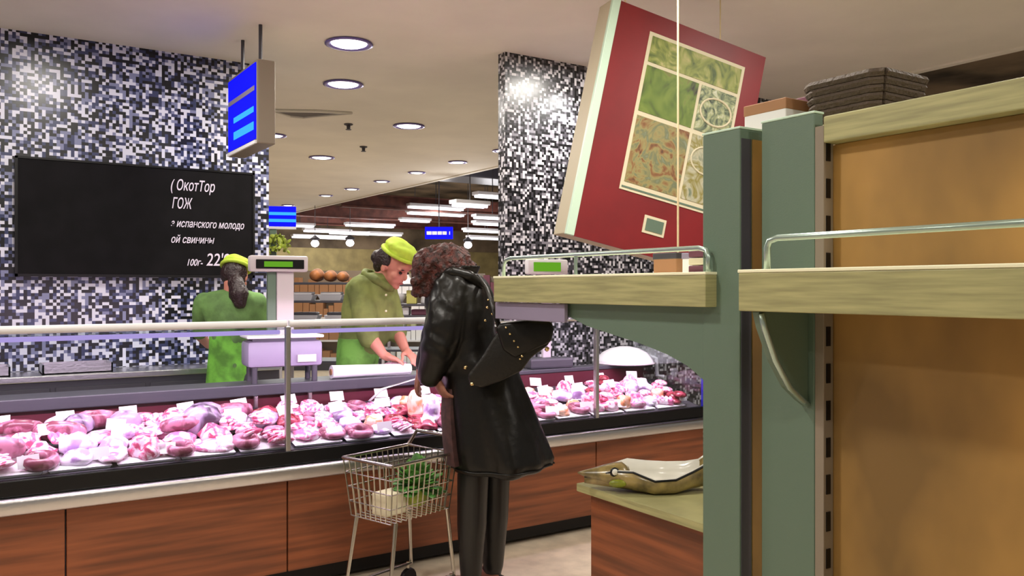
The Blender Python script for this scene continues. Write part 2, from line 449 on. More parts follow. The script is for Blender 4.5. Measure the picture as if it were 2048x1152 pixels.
MB().prism([(YF + .02, .6), (YF + .02, deck_z(YF + .02)), (YR, deck_z(YR)), (YR, .6)], lambda y, z: (XA, y, z), lambda y, z: (XB, y, z)).build('deck', M['dark'], ct)
MB().box(XA, XB, YR, YR + .03, .60, .90).build('back_panel', M['maroon'], ct)
MB().box(XA, 2.6, YR - .03, YR + .20, .87, .93, .006).build('worktop', M['dark'], ct)
MB().box(2.6, XB, YR - .01, YR + .12, .885, .91, .004).build('ledge', M['dark'], ct)
MB().box(XA, XB, YR + .03, YR + .2, .1, .87).build('rear_housing', M['dark'], ct)
for a, b in [(XA, P1), (P1, P2), (P2, XB)]:
    MB().box(a + .012, b - .012, YF - .004, YF + .004, .672, 1.255).build('front_pane', M['glass'], ct)
for x in (P1, P2):
    MB().box(x - .012, x + .012, YF - .014, YF + .014, .655, 1.26, .004).build('post', M['steel'], ct)
for a, b in [(XA, P1), (P1, 2.2)]:
    MB().tube([(a + .006, YF, 1.272), (b - .006, YF, 1.272)], .017, 12).build('top_rail', M['white_metal'], ct, True, sharp=50)
    MB().box(a + .01, b - .01, YF + .0, YF + .20, 1.243, 1.251).build('top_pane', M['glass'], ct)
    MB().box(a + .03, b - .03, YF + .012, YF + .045, 1.222, 1.242, .006).build('tube_lamp', M['tube'], ct)
MB().tube([(2.2, YF, 1.253), (XB, YF, 1.253)], .006, 8).build('glass_edge', M['steel'], ct)
for a, b in [(XA, P1), (P1, P2), (P2, XB)]:
    area_light('counter_lamp', ((a + b) / 2, YF + .06, 1.21), b - a - .1, CASE_W * (b - a) / 2, (1, .72, .96), (R(26), 0, 0), size_y=.05)
for px in (505, 637):
    x = .39 * 0 + at(px, 775, 4.5).x
    MB().tube([(x, YR - .012, .80), (x, YR - .035, .815), (x, YR - .035, .87)], .012, 8).build('bracket', M['steel'], ct)
MB().box(XB - .012, XB, YF, YR + .1, .60, 1.25, .004).build('end_pane', M['glass'], ct)
MB().box(XB - .004, XB + .014, YF - .016, YF + .02, .665, .98, .003).build('end_fringe', M['blue_fringe'], ct)  # blue strip put in for a colour fringe at the counter end

# --- meat on the deck
TILT = math.atan(.23)
def lump(seed, r, rough, flat):
    random.seed(seed)
    t = bmesh.new(); bmesh.ops.create_icosphere(t, subdivisions=3, radius=1)
    off = Vector((seed * 3.1, seed * 1.7, 0))
    for v in t.verts:
        n = noise.noise(v.co * 1.3 + off) * rough + noise.noise(v.co * 3 + off) * rough * .4
        v.co *= 1 + n
        v.co.z = max(v.co.z, -flat)
        v.co = Vector((v.co.x * r[0], v.co.y * r[1], (v.co.z + flat) * r[2]))
    me = bpy.data.meshes.new('piece'); t.to_mesh(me); t.free()
    for p in me.polygons: p.use_smooth = True
    return me
def mesh_of(mb):
    me = bpy.data.meshes.new('piece'); mb.bm.to_mesh(me); mb.bm.free()
    for p in me.polygons: p.use_smooth = True
    return me
def ring_sausage():
    pts = [(.045 * math.cos(a), .045 * math.sin(a), .02) for a in [R(20 + 20 * i) for i in range(16)]]
    return MB().capsule(pts, .02, 8)
KINDS = {}
def add_kind(key, name, word, m, meshes):
    for me in meshes: me.materials.clear(); me.materials.append(M[m])
    KINDS[key] = (name, word, meshes)
def slices(seed, w, d, n):
    """a fanned row of thin slices that lean on each other"""
    random.seed(seed); mb = MB()
    for k in range(n):
        y = (k - (n - 1) / 2) * d * 1.5 / n
        mb.ell((random.uniform(-.006, .006), y, .026), (w * random.uniform(.9, 1.05), .009, .032), Matrix.Rotation(R(52), 3, 'X') @ Matrix.Rotation(random.uniform(-.2, .2), 3, 'Z'), 2)
    return mesh_of(mb)
def steak_plate(seed):
    """flat cuts laid on each other"""
    random.seed(seed); mb = MB()
    for k in range(3):
        a = random.uniform(0, PI)
        mb.ell((random.uniform(-.02, .02), random.uniform(-.02, .02), .009 + .014 * k), (.062 - .008 * k, .045, .011), Matrix.Rotation(a, 3, 'Z') @ Matrix.Rotation(random.uniform(-.14, .14), 3, 'X'), 2)
    return mesh_of(mb)
def rib_rack(seed):
    mb = MB(); mb.box(-.07, .07, -.04, .04, .0, .028, .012)
    for k in range(5): mb.ell((-.055 + .0275 * k, 0, .027), (.011, .042, .010), None, 2)
    return mesh_of(mb)
add_kind('pork', 'pork_cut', 'pink marbled pork cut', 'pork', [lump(1, (.068, .048, .026), .5, .4), lump(2, (.06, .046, .034), .55, .4), lump(12, (.055, .05, .028), .6, .4)])
add_kind('fat', 'pork_fat_slab', 'white fatty pork slab', 'fat', [lump(3, (.07, .045, .02), .45, .4), rib_rack(1), lump(4, (.06, .05, .024), .5, .4)])
add_kind('beef', 'beef_cut', 'dark red beef cut', 'beef', [lump(5, (.062, .048, .026), .45, .4), steak_plate(3)])
add_kind('ham', 'ham_piece', 'orange smoked ham piece', 'ham', [lump(6, (.055, .045, .03), .4, .4)])
add_kind('slice', 'sliced_meat', 'fanned pink sliced meat', 'pork', [slices(1, .05, .075, 7), slices(2, .045, .08, 6)])
add_kind('steak', 'pork_steak', 'stacked pink pork steak', 'pork', [steak_plate(1), steak_plate(2)])
add_kind('pack', 'wrapped_cut', 'violet white wrapped cut', 'violet_pack', [lump(8, (.06, .05, .034), .3, .45)])
add_kind('roast', 'wrapped_roast', 'large dull violet wrapped roast', 'roast', [lump(9, (.085, .055, .05), .16, .5)])
add_kind('sausage', 'sausage_ring', 'brown violet sausage ring', 'sausage', [mesh_of(ring_sausage())])
for me in KINDS['sausage'][2]: me.materials.clear(); me.materials.append(M['sausage'])
loaf = MB().capsule([(-.075, 0, .035), (-.03, .004, .037), (.03, -.004, .037), (.075, 0, .035)], [.028, .036, .036, .028], 12)
add_kind('loaf', 'sausage_loaf', 'thick brown violet sausage loaf', 'sausage', [mesh_of(loaf)])
random.seed(21)
placed = []
tray_mesh = None
def in_section(x): return 0 if x < P1 else (1 if x < P2 else 2)
SEC = ['before the first glass post', 'between the two glass posts', 'beyond the second glass post']
ROWS = [(4.025, 'front'), (4.12, 'second'), (4.245, 'third'), (4.36, 'rear')]
mixes = {0: ['pork', 'slice', 'fat', 'roast', 'loaf', 'pork', 'sausage', 'pack', 'steak', 'fat'], 1: ['fat', 'steak', 'pack', 'beef', 'slice', 'ham', 'sausage', 'pork', 'fat'], 2: ['fat', 'pork', 'slice', 'pack', 'steak', 'ham', 'fat', 'beef', 'pork', 'pack']}
trays = []
tb = MB().prism([(-.12, -.10), (.12, -.10), (.12, .10), (-.12, .10)], lambda x, y: (x * .94, y * .94, 0), lambda x, y: (x, y, .012))
tray_me = mesh_of(tb); tray_me.materials.append(M['white_metal'])
for p in tray_me.polygons: p.use_smooth = False
x = -.62
while x < 3.9:
    if min(abs(x - P1), abs(x - P2)) > .0:
        for r, (y, w) in enumerate([(4.06, 'front'), (4.303, 'rear')]):
            if r == 1 and len(trays) % 3 == 1: continue
            o = bpy.data.objects.new('display_tray', tray_me); COL.objects.link(o)
            o.location = (x, y, deck_z(y) + .001); o.rotation_euler = (TILT, 0, 0)
            o['group'] = 'white trays in the meat counter'; o['category'] = 'tray'
            trays.append((in_section(x), r, x, o, w))
    x += .26
for s in range(3):
    for r in range(2):
        row = sorted([t for t in trays if t[0] == s and t[1] == r], key=lambda t: t[2])
        for i, t in enumerate(row): t[3]['label'] = 'white metal meat tray, %s along the %s row %s' % (nth(i), t[4], SEC[s])
for ri, (y, rw) in enumerate(ROWS):
    x = -.62 + .03 * ri
    while x < 3.97:
        s = in_section(x)
        key = random.choice(mixes[s])
        if s == 1 and 1.9 < x < 2.4 and ri in (1, 2): key = 'beef' if random.random() < .6 else 'fat'
        if s == 1 and ri == 3 and x > 2.1: key = 'ham' if random.random() < .6 else 'fat'
        name, word, ms = KINDS[key]
        me = random.choice(ms)
        o = bpy.data.objects.new(name, me); COL.objects.link(o)
        sc = random.uniform(.86, 1.12) * (1.18, 1.06, .95)[s] * (1.25 if key == 'roast' else 1)
        yy = y + random.uniform(-.012, .012)
        o.location = (x, yy, deck_z(yy) + .012 + random.uniform(0, .004))
        q = Matrix.Rotation(TILT, 3, 'X') @ Matrix.Rotation(random.uniform(-.5, .5) + random.choice((0, PI)), 3, 'Z')
        o.rotation_euler = q.to_euler(); o.scale = (sc, sc, sc * random.uniform(.95, 1.45) * (1, .85, 1.3)[s])
        o['category'] = 'meat'; o['group'] = 'cuts of meat in the counter'
        placed.append((s, ri, key, x, o, word, rw))
        x += random.uniform(.108, .134) * (1.22, 1.06, .9)[s] + (.03 if key == 'loaf' else 0)
# a second layer heaped on the back rows
top = []
for n in range(46):
    x = random.uniform(.2, 2.9); y = random.choice([4.19, 4.3])
    if any(abs(x - q[3]) < .1 and abs(y - q[7]) < .08 for q in top): continue
    s = in_section(x); key = random.choice(mixes[s]); name, word, ms = KINDS[key]
    o = bpy.data.objects.new(name, random.choice(ms)); COL.objects.link(o)
    o.location = (x, y, deck_z(y) + .042); o['category'] = 'meat'; o['group'] = 'cuts of meat in the counter'
    o.rotation_euler = (TILT + random.uniform(-.15, .15), random.uniform(-.15, .15), random.uniform(-.6, .6))
    o.scale = (.9, .9, 1.05)
    top.append((s, 4, key, x, o, word, 'heaped upper', y))
for s in range(3):
    for ri in range(5):
        for key in KINDS:
            row = sorted([p for p in placed + [q[:7] for q in top] if p[0] == s and p[1] == ri and p[2] == key], key=lambda p: p[3])
            for i, p in enumerate(row):
                p[4]['label'] = '%s, %s along the %s row %s' % (p[5], nth(i), p[6], SEC[s])
# price cards
card_me = mesh_of(MB().box(-.04, .04, -.0015, .0015, 0, .052))
for p in card_me.polygons: p.use_smooth = False
card_me.materials.append(M['white'])
cards = []
for n in range(52):
    row = n % 3
    x = -.56 + n * .088; y = [3.985, 4.19, 4.40][row] + random.uniform(-.01, .01)
    if x > 3.95: break
    o = bpy.data.objects.new('price_card', card_me); COL.objects.link(o)
    o.location = (x, y, deck_z(y) + [.03, .075, .05][row]); o.rotation_euler = (random.uniform(-.55, -.2), random.uniform(-.12, .12), random.uniform(-.35, .25))
    o['category'] = 'price card'; o['group'] = 'price cards in the meat counter'
    cards.append((in_section(x), row, x, o))
for s in range(3):
    for r in range(3):
        for i, c in enumerate(sorted([c for c in cards if c[0] == s and c[1] == r], key=lambda c: c[2])):
            c[3]['label'] = 'blank white price card, %s along the %s row %s' % (nth(i), ['front', 'middle', 'rear'][r], SEC[s])
# a reddish joint and a pale wrapped joint standing before the customer
p = at(830, 800, 4.62)
o = blob('ham_joint', MB().ell((0, 0, .08), (.045, .05, .085)).ell((.01, 0, .03), (.05, .055, .05)), M['ham'], None, .008, 4)
o.location = (p.x, 4.16, deck_z(4.16) + .01); tag(o, 'upright red brown ham joint close to the customer, beside the pale wrapped joint', 'meat')
o = blob('wrapped_joint', MB().ell((0, 0, .085), (.05, .045, .085)).ell((-.005, 0, .03), (.055, .05, .04)), M['violet_pack'], None, .008, 4)
p = at(856, 800, 4.6); o.location = (p.x, 4.06, deck_z(4.06) + .01); tag(o, 'upright pale violet wrapped joint close to the customer hand', 'meat')
p = at(1395, 740, 6.3)
t = thing('garlic_bulb', 'pinkish garlic bulb with pointed stem on the counter ledge near the shelf', 'vegetable', (3.98, 4.56, .91))
MB().lathe([(.001, 0), (.028, .004), (.036, .02), (.026, .042), (.01, .055), (.006, .085), (.001, .1)], 14).build('bulb', M['pork'], t, True)
t = thing('dome_cover', 'white domed cover with short stem on the counter ledge under the near shelf', 'cover', (3.92, 4.56, .91))
MB().lathe([(.205, 0), (.21, .012), (.2, .03), (.16, .075), (.10, .105), (.04, .118), (.001, .12)], 28).build('dome', M['white_metal'], t, True)
MB().lathe([(.215, -.0), (.22, .006), (.215, .012), (.2, .006)], 28).build('rim', M['casing'], t, True)
MB().tube([(.17, -.06, .05), (.215, -.09, .03), (.215, -.1, -.09), (.26, -.12, -.1)], .014, 8).build('stem', M['white_metal'], t)
# steel tongs lying from the meat up to the worktop edge
t = thing('meat_tongs', 'thin steel tongs leaning from the meat against the worktop edge', 'tongs', (0, 0, 0))
a = at(738, 803, 4.72); b_ = at(764, 778, 4.8); c_ = at(838, 756, 4.86)
for k in (-.008, .008):
    MB().tube([a + Vector((0, k, 0)), b_ + Vector((0, k, 0)), c_ + Vector((0, k * .2, 0))], .004, 6).build('arm', M['steel'], t, True)
# paper roll on the worktop
t = thing('paper_roll', 'white roll of wrapping paper lying on the dark worktop', 'paper roll', (0, 0, 0))
xa = at(662, 740, 4.75).x; xb = at(840, 740, 4.9).x
MB().tube([(xa, YR + .03, .968), (xb, YR + .03, .962)], [.038, .03], 20).build('roll', M['white'], t, True, sharp=40)
MB().tube([(xa - .006, YR + .03, .968), (xa + .01, YR + .03, .968)], .018, 14).build('core', M['carton'], t, True, sharp=40)
MB().prism([(xa + .02, YR + .02), (xb, YR + .02), (xb, YR + .2), (xa + .25, YR + .2)], lambda x, y: (x, y, .932), lambda x, y: (x, y, .936)).build('loose_sheet', M['white'], t)
# piece of meat under the worker's hands
o = blob('pork_joint', MB().ell((0, 0, .03), (.09, .05, .035)).ell((.05, .01, .03), (.05, .045, .035)), M['pork'], None, .008, 3)
pm = at(800, 728, 5.0); o.location = (pm.x, YR + .13, .937); tag(o, 'pink pork joint on white paper under the hands of the worker', 'meat')

# ------------------------------------------------------------------ scales
def scale(x, y, rz, label):
    t = thing('counter_scale', label, 'scale', (x, y, .93), rz)
    MB().box(-.2, .2, -.09, .12, .085, .225, .02).build('body', M['lilac'], t, True, sharp=40)
    MB().box(-.205, .205, -.10, .13, .24, .256, .006).build('weighing_plate', M['white_metal'], t)
    MB().box(-.17, .17, -.06, .09, .224, .241).build('plate_support', M['dark'], t)
    for sx in (-.16, .16):
        for sy in (-.06, .09):
            MB().tube([(sx, sy, 0), (sx, sy, .09)], .016, 10).build('foot', M['dark'], t, True, sharp=40)
    pl = MB().box(-.01, .085, .10, .14, .2, .60, .006).build('pole', M['casing'], t)
    MB().box(-.06, -.012, .105, .135, .2, .6, .004).build('pole_cover', M['green_grey'], t)
    hd = MB().box(-.16, .16, .075, .145, .6, .69, .012).build('display_head', M['casing'], t, True, sharp=40)
    MB().box(-.128, .135, .068, .076, .617, .668, .003).build('bezel', M['black'], hd)
    MB().box(-.085, .07, .063, .069, .627, .657).build('lcd', M['lcd'], hd)
    MB().box(.06, .16, -.103, -.09, .11, .15).build('keypad', M['casing'], t)
    return t
px1 = at(573, 600, 4.66)
scale(px1.x - .03, 4.56, R(-6), 'lilac counter scale with green lit display on a pole beside the worker seen from behind')
# second scale seen over the shelf
t = thing('counter_scale', 'counter scale with green display standing before the mosaic pier', 'scale', (3.26, 4.56, .91), R(-8))
MB().box(-.16, .16, -.06, .06, .0, .07, .015).build('body', M['dark'], t)
MB().box(-.03, .03, .02, .05, .06, .62, .005).build('pole', M['casing'], t)
h2 = MB().box(-.15, .15, .0, .06, .62, .72, .012).build('display_head', M['white_metal'], t, True, sharp=40)
MB().box(-.11, .09, -.006, .002, .64, .7).build('lcd', M['lcd'], h2)

# ------------------------------------------------------------------ chalk board and blue screens
t = thing('chalk_board', 'long black board with white chalk lettering on the mosaic wall', 'sign', (1.02, 6.27, 1.9))
MB().box(-.72, .775, -.02, .025, -.37, .375, .004).build('board', M['chalkboard'], t)
fr = MB().box(-.735, .79, -.026, .026, .372, .386).box(-.735, .79, -.026, .026, -.386, -.368).box(.773, .79, -.026, .026, -.386, .386).box(-.735, -.718, -.026, .026, -.386, .386)
fr.build('frame', M['black'], t)
def chalk(s, px, py, size, sx=1.0, shear=.3):
    pt = at(px, py, 5.98); u = (px - 1024) / F
    tt = 6.245 / (D.y + RT.y * u); q = at(px, py, tt)
    text('lettering', s, size, M['chalk'], t, (q.x - 1.02, -.023, q.z - 1.9), (R(90), 0, 0), shear, .001, sx)
chalk('( ОкотТор', 340, 379, .105, .60, .25)
chalk('ГОЖ', 343, 416, .105, .55, .25)
chalk('з испанского молодо', 341, 453, .074, .66)
chalk('ой свинины', 341, 485, .074, .70)
chalk('100г-', 372, 531, .066, .75)
chalk("22'90", 412, 531, .125, .78, .15)

t = thing('ceiling_screen', 'blue glowing screen box hanging from the ceiling before the mosaic wall', 'screen', (1.52, 5.53, 2.33))
MB().box(0, .115, -.33, .33, 0, .52, .008).build('case', M['taupe'], t)
MB().box(-.006, .001, -.315, .315, .03, .5).build('panel', M['blue'], t)
MB().box(-.012, .0, -.325, .325, .0, .02).build('lower_trim', M['white'], t)
for z0, z1 in [(.09, .14), (.20, .235)]:
    MB().box(-.009, -.005, -.28, .17, z0, z1).build('text_bar', M['cyan'], t)
MB().box(-.009, -.005, -.30, .3, .33, .36).build('text_bar', M['lilac'], t)
for y in (-.2, .2):
    MB().tube([(.06, y, .52), (.06, y, CZ - 2.33)], .012, 8).build('hanger', M['dark'], t)

c = at(553, 434, 8.0)
t = thing('promotion_stand', 'stand with blue lit board and green leaves behind the scale display', 'stand', (c.x, c.y, 0), R(-20))
cz = c.z
MB().box(-.18, .18, -.03, .03, cz - .09, cz + .1, .006).build('lit_board', M['blue'], t)
for k in (-.035, .03):
    MB().box(-.13, .18, -.036, -.028, cz + k - .014, cz + k + .014).build('text_bar', M['cyan'], t)
MB().box(-.18, .18, -.034, .032, cz - .115, cz - .092).build('lower_trim', M['white'], t)
MB().box(-.06, .0, -.02, .02, 0.03, cz - .1).build('post', M['green_grey'], t)
MB().box(-.2, .2, -.18, .18, 0, .03, .006).build('foot_plate', M['dark'], t)
lf = MB()
random.seed(5)
for k in range(60):
    a = random.uniform(0, 2 * PI); rr = random.uniform(.02, .12); zc = cz - .25 + random.uniform(-.09, .07)
    q = Quaternion((random.uniform(-1, 1), random.uniform(-1, 1), random.uniform(-1, 1), random.uniform(-1, 1))).normalized().to_matrix()
    lf.ell((rr * math.cos(a) + .02, rr * math.sin(a) * .6 - .06, zc), (.035, .018, .006), q, 1)
o = lf.build('leaves', M['leaf_yellow'], t); o['kind'] = 'stuff'

c = at(878, 466, 14)
t = thing('aisle_sign', 'small dark blue lit sign with white letters far over the sales floor', 'sign', (c.x, c.y, c.z), R(-33))
MB().box(-.23, .23, -.03, .03, -.1, .1, .005).build('panel', M['blue'], t)
for k, (a, b) in enumerate([(-.2, -.12), (-.11, -.03), (-.02, .05), (.06, .13), (.17, .185)]):
    MB().box(a, b, -.036, -.028, -.03, .025).build('letter_block', M['white'], t)
MB().tube([(0, 0, .1), (0, 0, (4.25 if c.x > 6.1 else CZ) - c.z)], .01, 6).build('hanger', M['dark'], t)

# ------------------------------------------------------------------ back work counter and racks behind the opening
t = thing('back_counter', 'dark steel work counter along the mosaic wall under the chalk board', 'counter', (.75, 6.12, 0))
MB().box(-1.6, 1.15, -.16, .17, .08, .86).build('cabinet', M['dark'], t)
MB().box(-1.6, 1.15, -.2, .17, .86, .90, .006).build('top', M['steel'], t)
MB().box(-1.58, 1.13, -.12, .17, 0, .08).build('plinth', M['black'], t)
for i, x in enumerate([-1.1, -.55, 0, .55]):
    MB().box(x - .26, x + .26, -.172, -.158, .12, .82, .004).build('door', M['dark'], t)
for i, (x, w) in enumerate([(.05, 'at the end of the back counter far from the worker'), (.62, 'on the back counter next to the worker')]):
    o = thing('steel_tray', 'shallow dark steel tray ' + w, 'tray', (x, 6.1, .90))
    MB().box(-.2, .2, -.12, .12, 0, .008).build('base', M['dark'], o)
    MB().box(-.2, .2, -.12, -.11, 0, .06).box(-.2, .2, .11, .12, 0, .06).box(-.2, -.19, -.12, .12, 0, .06).box(.19, .2, -.12, .12, 0, .06).build('sides', M['steel'], o)

def rack(name, label, cx, cy, w, dpt, levels, rz):
    t = thing(name, label, 'rack', (cx, cy, 0), rz)
    ht = max(levels) + .03
    for sx in (-1, 1):
        for sy in (-1, 1):
            MB().tube([(sx * w / 2, sy * dpt / 2, 0), (sx * w / 2, sy * dpt / 2, ht)], .014, 8).build('upright', M['casing'], t)
    for z in levels:
        MB().box(-w / 2, w / 2, -dpt / 2, dpt / 2, z - .02, z, .003).build('shelf', M['dark'], t)
    return t
c1 = at(660, 600, 7.6)
R1 = R(-33)
rack('bread_rack', 'open rack with bread and white trays behind the worker in profile', c1.x, c1.y, .78, .4, [.35, .8, 1.15, 1.33, 1.49], R1)
def on_rack(c, dx, dy, z):
    return (c.x + RT.x * dx + D.x * dy, c.y + RT.y * dx + D.y * dy, z)
for i, (dx, rr) in enumerate([(-.1, .062), (.02, .055), (.13, .05)]):
    o = blob('bread_loaf', MB().capsule([(0, -.1, rr), (0, 0, rr * 1.1), (0, .1, rr)], [rr * .8, rr, rr * .8], 12), M['bread'], None, .012, 3)
    o.location = on_rack(c1, dx, -.06, 1.488); o.rotation_euler = (0, 0, R1)
    tag(o, 'brown crusty bread loaf on top of the rack, %s from the scale' % nth(i), 'bread', 'bread loaves on the rack')
for i, (dx, w, z) in enumerate([(-.22, .2, 1.33), (.03, .22, 1.33), (.26, .16, 1.33), (-.2, .25, 1.15), (.1, .25, 1.15)]):
    o = thing('white_dish', 'white dish on the bread rack, %s of the %s shelf' % (nth(i % 3), 'upper' if i < 3 else 'lower'), 'dish', on_rack(c1, dx, -.05, z), R1, 'white dishes on the bread rack')
    MB().prism([(-w / 2, -.1), (w / 2, -.1), (w / 2, .1), (-w / 2, .1)], lambda x, y: (x * .8, y * .8, 0), lambda x, y: (x, y, .05)).build('dish_body', M['white_metal'], o)
    MB().box(-w * .42, w * .42, -.07, .07, .05, .075, .01).build('food', M['leaf'] if i == 2 else (M['dark'] if i > 2 else M['white']), o)
c2 = at(828, 600, 7.6)
rack('plate_rack', 'open rack with white crockery between the worker and the customer', c2.x, c2.y, .5, .36, [.5, .9, 1.2, 1.30, 1.475], R1)
o = thing('white_cone', 'pointed white cone on the top shelf of the crockery rack', 'cone', on_rack(c2, -.06, -.05, 1.475), 0)
MB().lathe([(.085, 0), (.085, .008), (.06, .03), (.03, .06), (.014, .1), (.008, .15), (.001, .155)], 20).build('cone_body', M['white'], o, True)
MB().lathe([(.1, 0), (.1, .004), (.001, .004)], 20).build('rim', M['white'], o)
o = thing('white_bowl', 'white bowl beside the yellow pack on the crockery rack', 'bowl', on_rack(c2, -.14, -.06, 1.30), 0)
MB().lathe([(.03, 0), (.05, .01), (.075, .06), (.08, .09), (.074, .09), (.05, .02), (.001, .015)], 20).build('bowl_body', M['white'], o, True)
o = MB().box(-.045, .045, -.04, .04, 0, .12, .006).build('yellow_pack', M['yellow']); o.location = on_rack(c2, -.01, -.07, 1.30); o.rotation_euler = (0, 0, R1)
tag(o, 'pale yellow pack in the middle of the crockery rack', 'pack')
o = thing('white_jug', 'white jug on the crockery rack next to the customer hair', 'jug', on_rack(c2, .12, -.06, 1.30), 0)
MB().lathe([(.05, 0), (.055, .02), (.045, .08), (.035, .11), (.04, .125), (.034, .125), (.03, .1), (.001, .02)], 18).build('jug_body', M['white'], o, True)
MB().tube([(.04, 0, .1), (.08, 0, .09), (.08, 0, .05), (.05, 0, .03)], .007, 6).build('handle', M['white'], o)
o = MB().box(-.11, .11, -.07, .07, 0, .05, .008).build('pink_pack', M['plum']); o.location = on_rack(c2, .1, -.06, 1.2); o.rotation_euler = (0, 0, R1)
tag(o, 'flat plum coloured pack low on the crockery rack', 'pack')
o = MB().box(-.09, .09, -.08, .08, 0, .07, .008).build('white_box', M['white']); o.location = on_rack(c2, -.12, -.06, 1.2); o.rotation_euler = (0, 0, R1)
tag(o, 'low white box on the crockery rack under the bowl', 'box')
# store shelving far behind
for i, (px, t0, w, h, lab) in enumerate([(640, 15, 1.6, 1.75, 'behind the bread rack'), (760, 16, 1.6, 1.7, 'behind the worker in profile'), (960, 12, 1.4, 1.6, 'beside the mosaic pier'), (880, 15, 1.6, 1.7, 'behind the customer hair')]):
    c = at(px, 600, t0)
    t = thing('store_gondola', 'store shelving with goods far across the sales floor, ' + lab, 'shelving', (c.x, c.y, 0), R1, 'far store shelving')
    MB().box(-w / 2, w / 2, .1, .14, 0, h).build('back_board', M['taupe'], t)
    MB().box(-w / 2, w / 2, -.25, .1, 0, .12).build('base', M['dark'], t)
    random.seed(40 + i)
    for z in (.5, .9, 1.3):
        MB().box(-w / 2, w / 2, -.22, .1, z, z + .03).build('shelf', M['white_metal'], t)
    gb = MB()
    for z in (.12, .53, .93, 1.33):
        x = -w / 2 + .06
        while x < w / 2 - .1:
            ww = random.uniform(.08, .18); gb.box(x, x + ww - .01, -.18, .08, z, z + random.uniform(.14, .3)); x += ww
    o = gb.build('goods', random.choice([M['carton'], M['white'], M['plum'], M['taupe']]), t); o['kind'] = 'stuff'

# ------------------------------------------------------------------ hanging poster box
PN = Vector((-.20, -.98, 0)).normalized()
PX = Vector((-PN.y, PN.x, 0))                         # along the face, to its right
pc = at(1131, 466, 4.3)
t = thing('hanging_poster', 'tilted red lightbox poster with food pictures hanging before the mosaic pier', 'poster', pc)
mxp = Matrix((PX, -PN, Vector((0, 0, 1)))).transposed()
t.rotation_mode = 'QUATERNION'
t.rotation_quaternion = (mxp @ Matrix.Rotation(R(12.5), 3, 'Y')).to_quaternion()
W, HH, TH = .99, 1.26, .15
MB().box(0, W, .004, TH, 0, HH, .004).build('box', M['poster_side'], t)
MB().box(-.002, .045, -.012, .012, -.004, HH, .003).build('trim', M['mint'], t)
MB().box(.045, W, -.006, .004, -.004, HH).build('red_face', M['poster_red'], t)
def photo_mat(name, cols, scale, vor=False):
    k = NT(name); tc = k.n('ShaderNodeTexCoord')
    nz = k.n('ShaderNodeTexVoronoi' if vor else 'ShaderNodeTexNoise'); nz.inputs['Scale'].default_value = scale
    if not vor: nz.inputs['Distortion'].default_value = 2.5
    k.l(tc.outputs['Object'], nz.inputs['Vector'])
    rp = k.n('ShaderNodeValToRGB'); e = rp.color_ramp.elements
    e[0].position = .25; e[0].color = lin(cols[0]); e[1].position = .75; e[1].color = lin(cols[-1])
    for i, c in enumerate(cols[1:-1]):
        q = e.new(.25 + .5 * (i + 1) / (len(cols) - 1)); q.color = lin(c)
    k.l(nz.outputs['Distance' if vor else 'Fac'], rp.inputs[0]); k.l(rp.outputs[0], k.b.inputs['Base Color'])
    k.b.inputs['Roughness'].default_value = .5
    return k.m
x0, z0 = .245, .30
MB().box(x0, x0 + .62, -.010, -.005, z0, z0 + .86).build('picture_border', M['cream'], t)
ph = [(x0 + .02, z0 + .045, .33, .36, photo_mat('noodle picture', [(84, 58, 42), (140, 96, 58), (156, 146, 94), (116, 122, 90), (140, 148, 124)], 9)),
      (x0 + .37, z0 + .045, .23, .36, photo_mat('pale dish picture', [(110, 124, 100), (190, 186, 160), (140, 130, 56), (206, 200, 180)], 7)),
      (x0 + .02, z0 + .43, .33, .25, photo_mat('green fruit picture', [(50, 40, 34), (96, 120, 40), (120, 140, 54), (120, 96, 66)], 5)),
      (x0 + .37, z0 + .43, .23, .25, photo_mat('salad bowl picture', [(40, 48, 40), (110, 124, 96), (170, 176, 130), (210, 212, 190)], 16)),
      (x0 + .02, z0 + .70, .58, .14, photo_mat('herb picture', [(70, 90, 40), (140, 150, 70), (190, 180, 120)], 9))]
for a, b, w, h, m in ph:
    MB().box(a, a + w, -.013, -.009, b, b + h).build('picture', m, t)
def ringp(c, r, z, m, nm):
    pts = [(c[0] + r * math.cos(a), -.014, c[1] + r * .75 * math.sin(a)) for a in [2 * PI * i / 20 for i in range(21)]]
    MB().tube(pts, z, 6).build(nm, m, t)
ringp((x0 + .485, z0 + .555), .1, .006, M['cream'], 'plate_rim')
ringp((x0 + .485, z0 + .28), .1, .005, M['cream'], 'plate_rim')
MB().box(x0 + .01, x0 + .61, -.012, -.009, z0 + .012, z0 + .022).build('caption_line', M['green_grey'], t)
MB().box(.425, .56, -.010, -.005, .11, .205).build('sticker', M['cream'], t)
MB().box(.44, .545, -.013, -.009, .125, .19).build('sticker_print', M['green_grey'], t)
for fx in (.12, .74):
    p0 = Vector((fx, .08, HH))
    wp = pc + (t.rotation_quaternion @ p0)
    rp_ = t.rotation_quaternion.inverted() @ (Vector((wp.x, wp.y, CZ)) - pc)
    MB().tube([p0, rp_], .004, 6).build('hanging_wire', M['cord'], t)
wp = at(1356, 392, 3.6)
o = thing('hanging_string', 'thin pale vertical cord in front of the red poster', 'cord', (wp.x, wp.y, 0))
MB().tube([(0, 0, at(1356, 546, 3.6).z - .0), (0, 0, CZ)], .0045, 6).build('line', M['cord'], o)
MB().ell((0, 0, at(1356, 546, 3.6).z), (.012, .012, .016)).build('weight', M['white'], o)

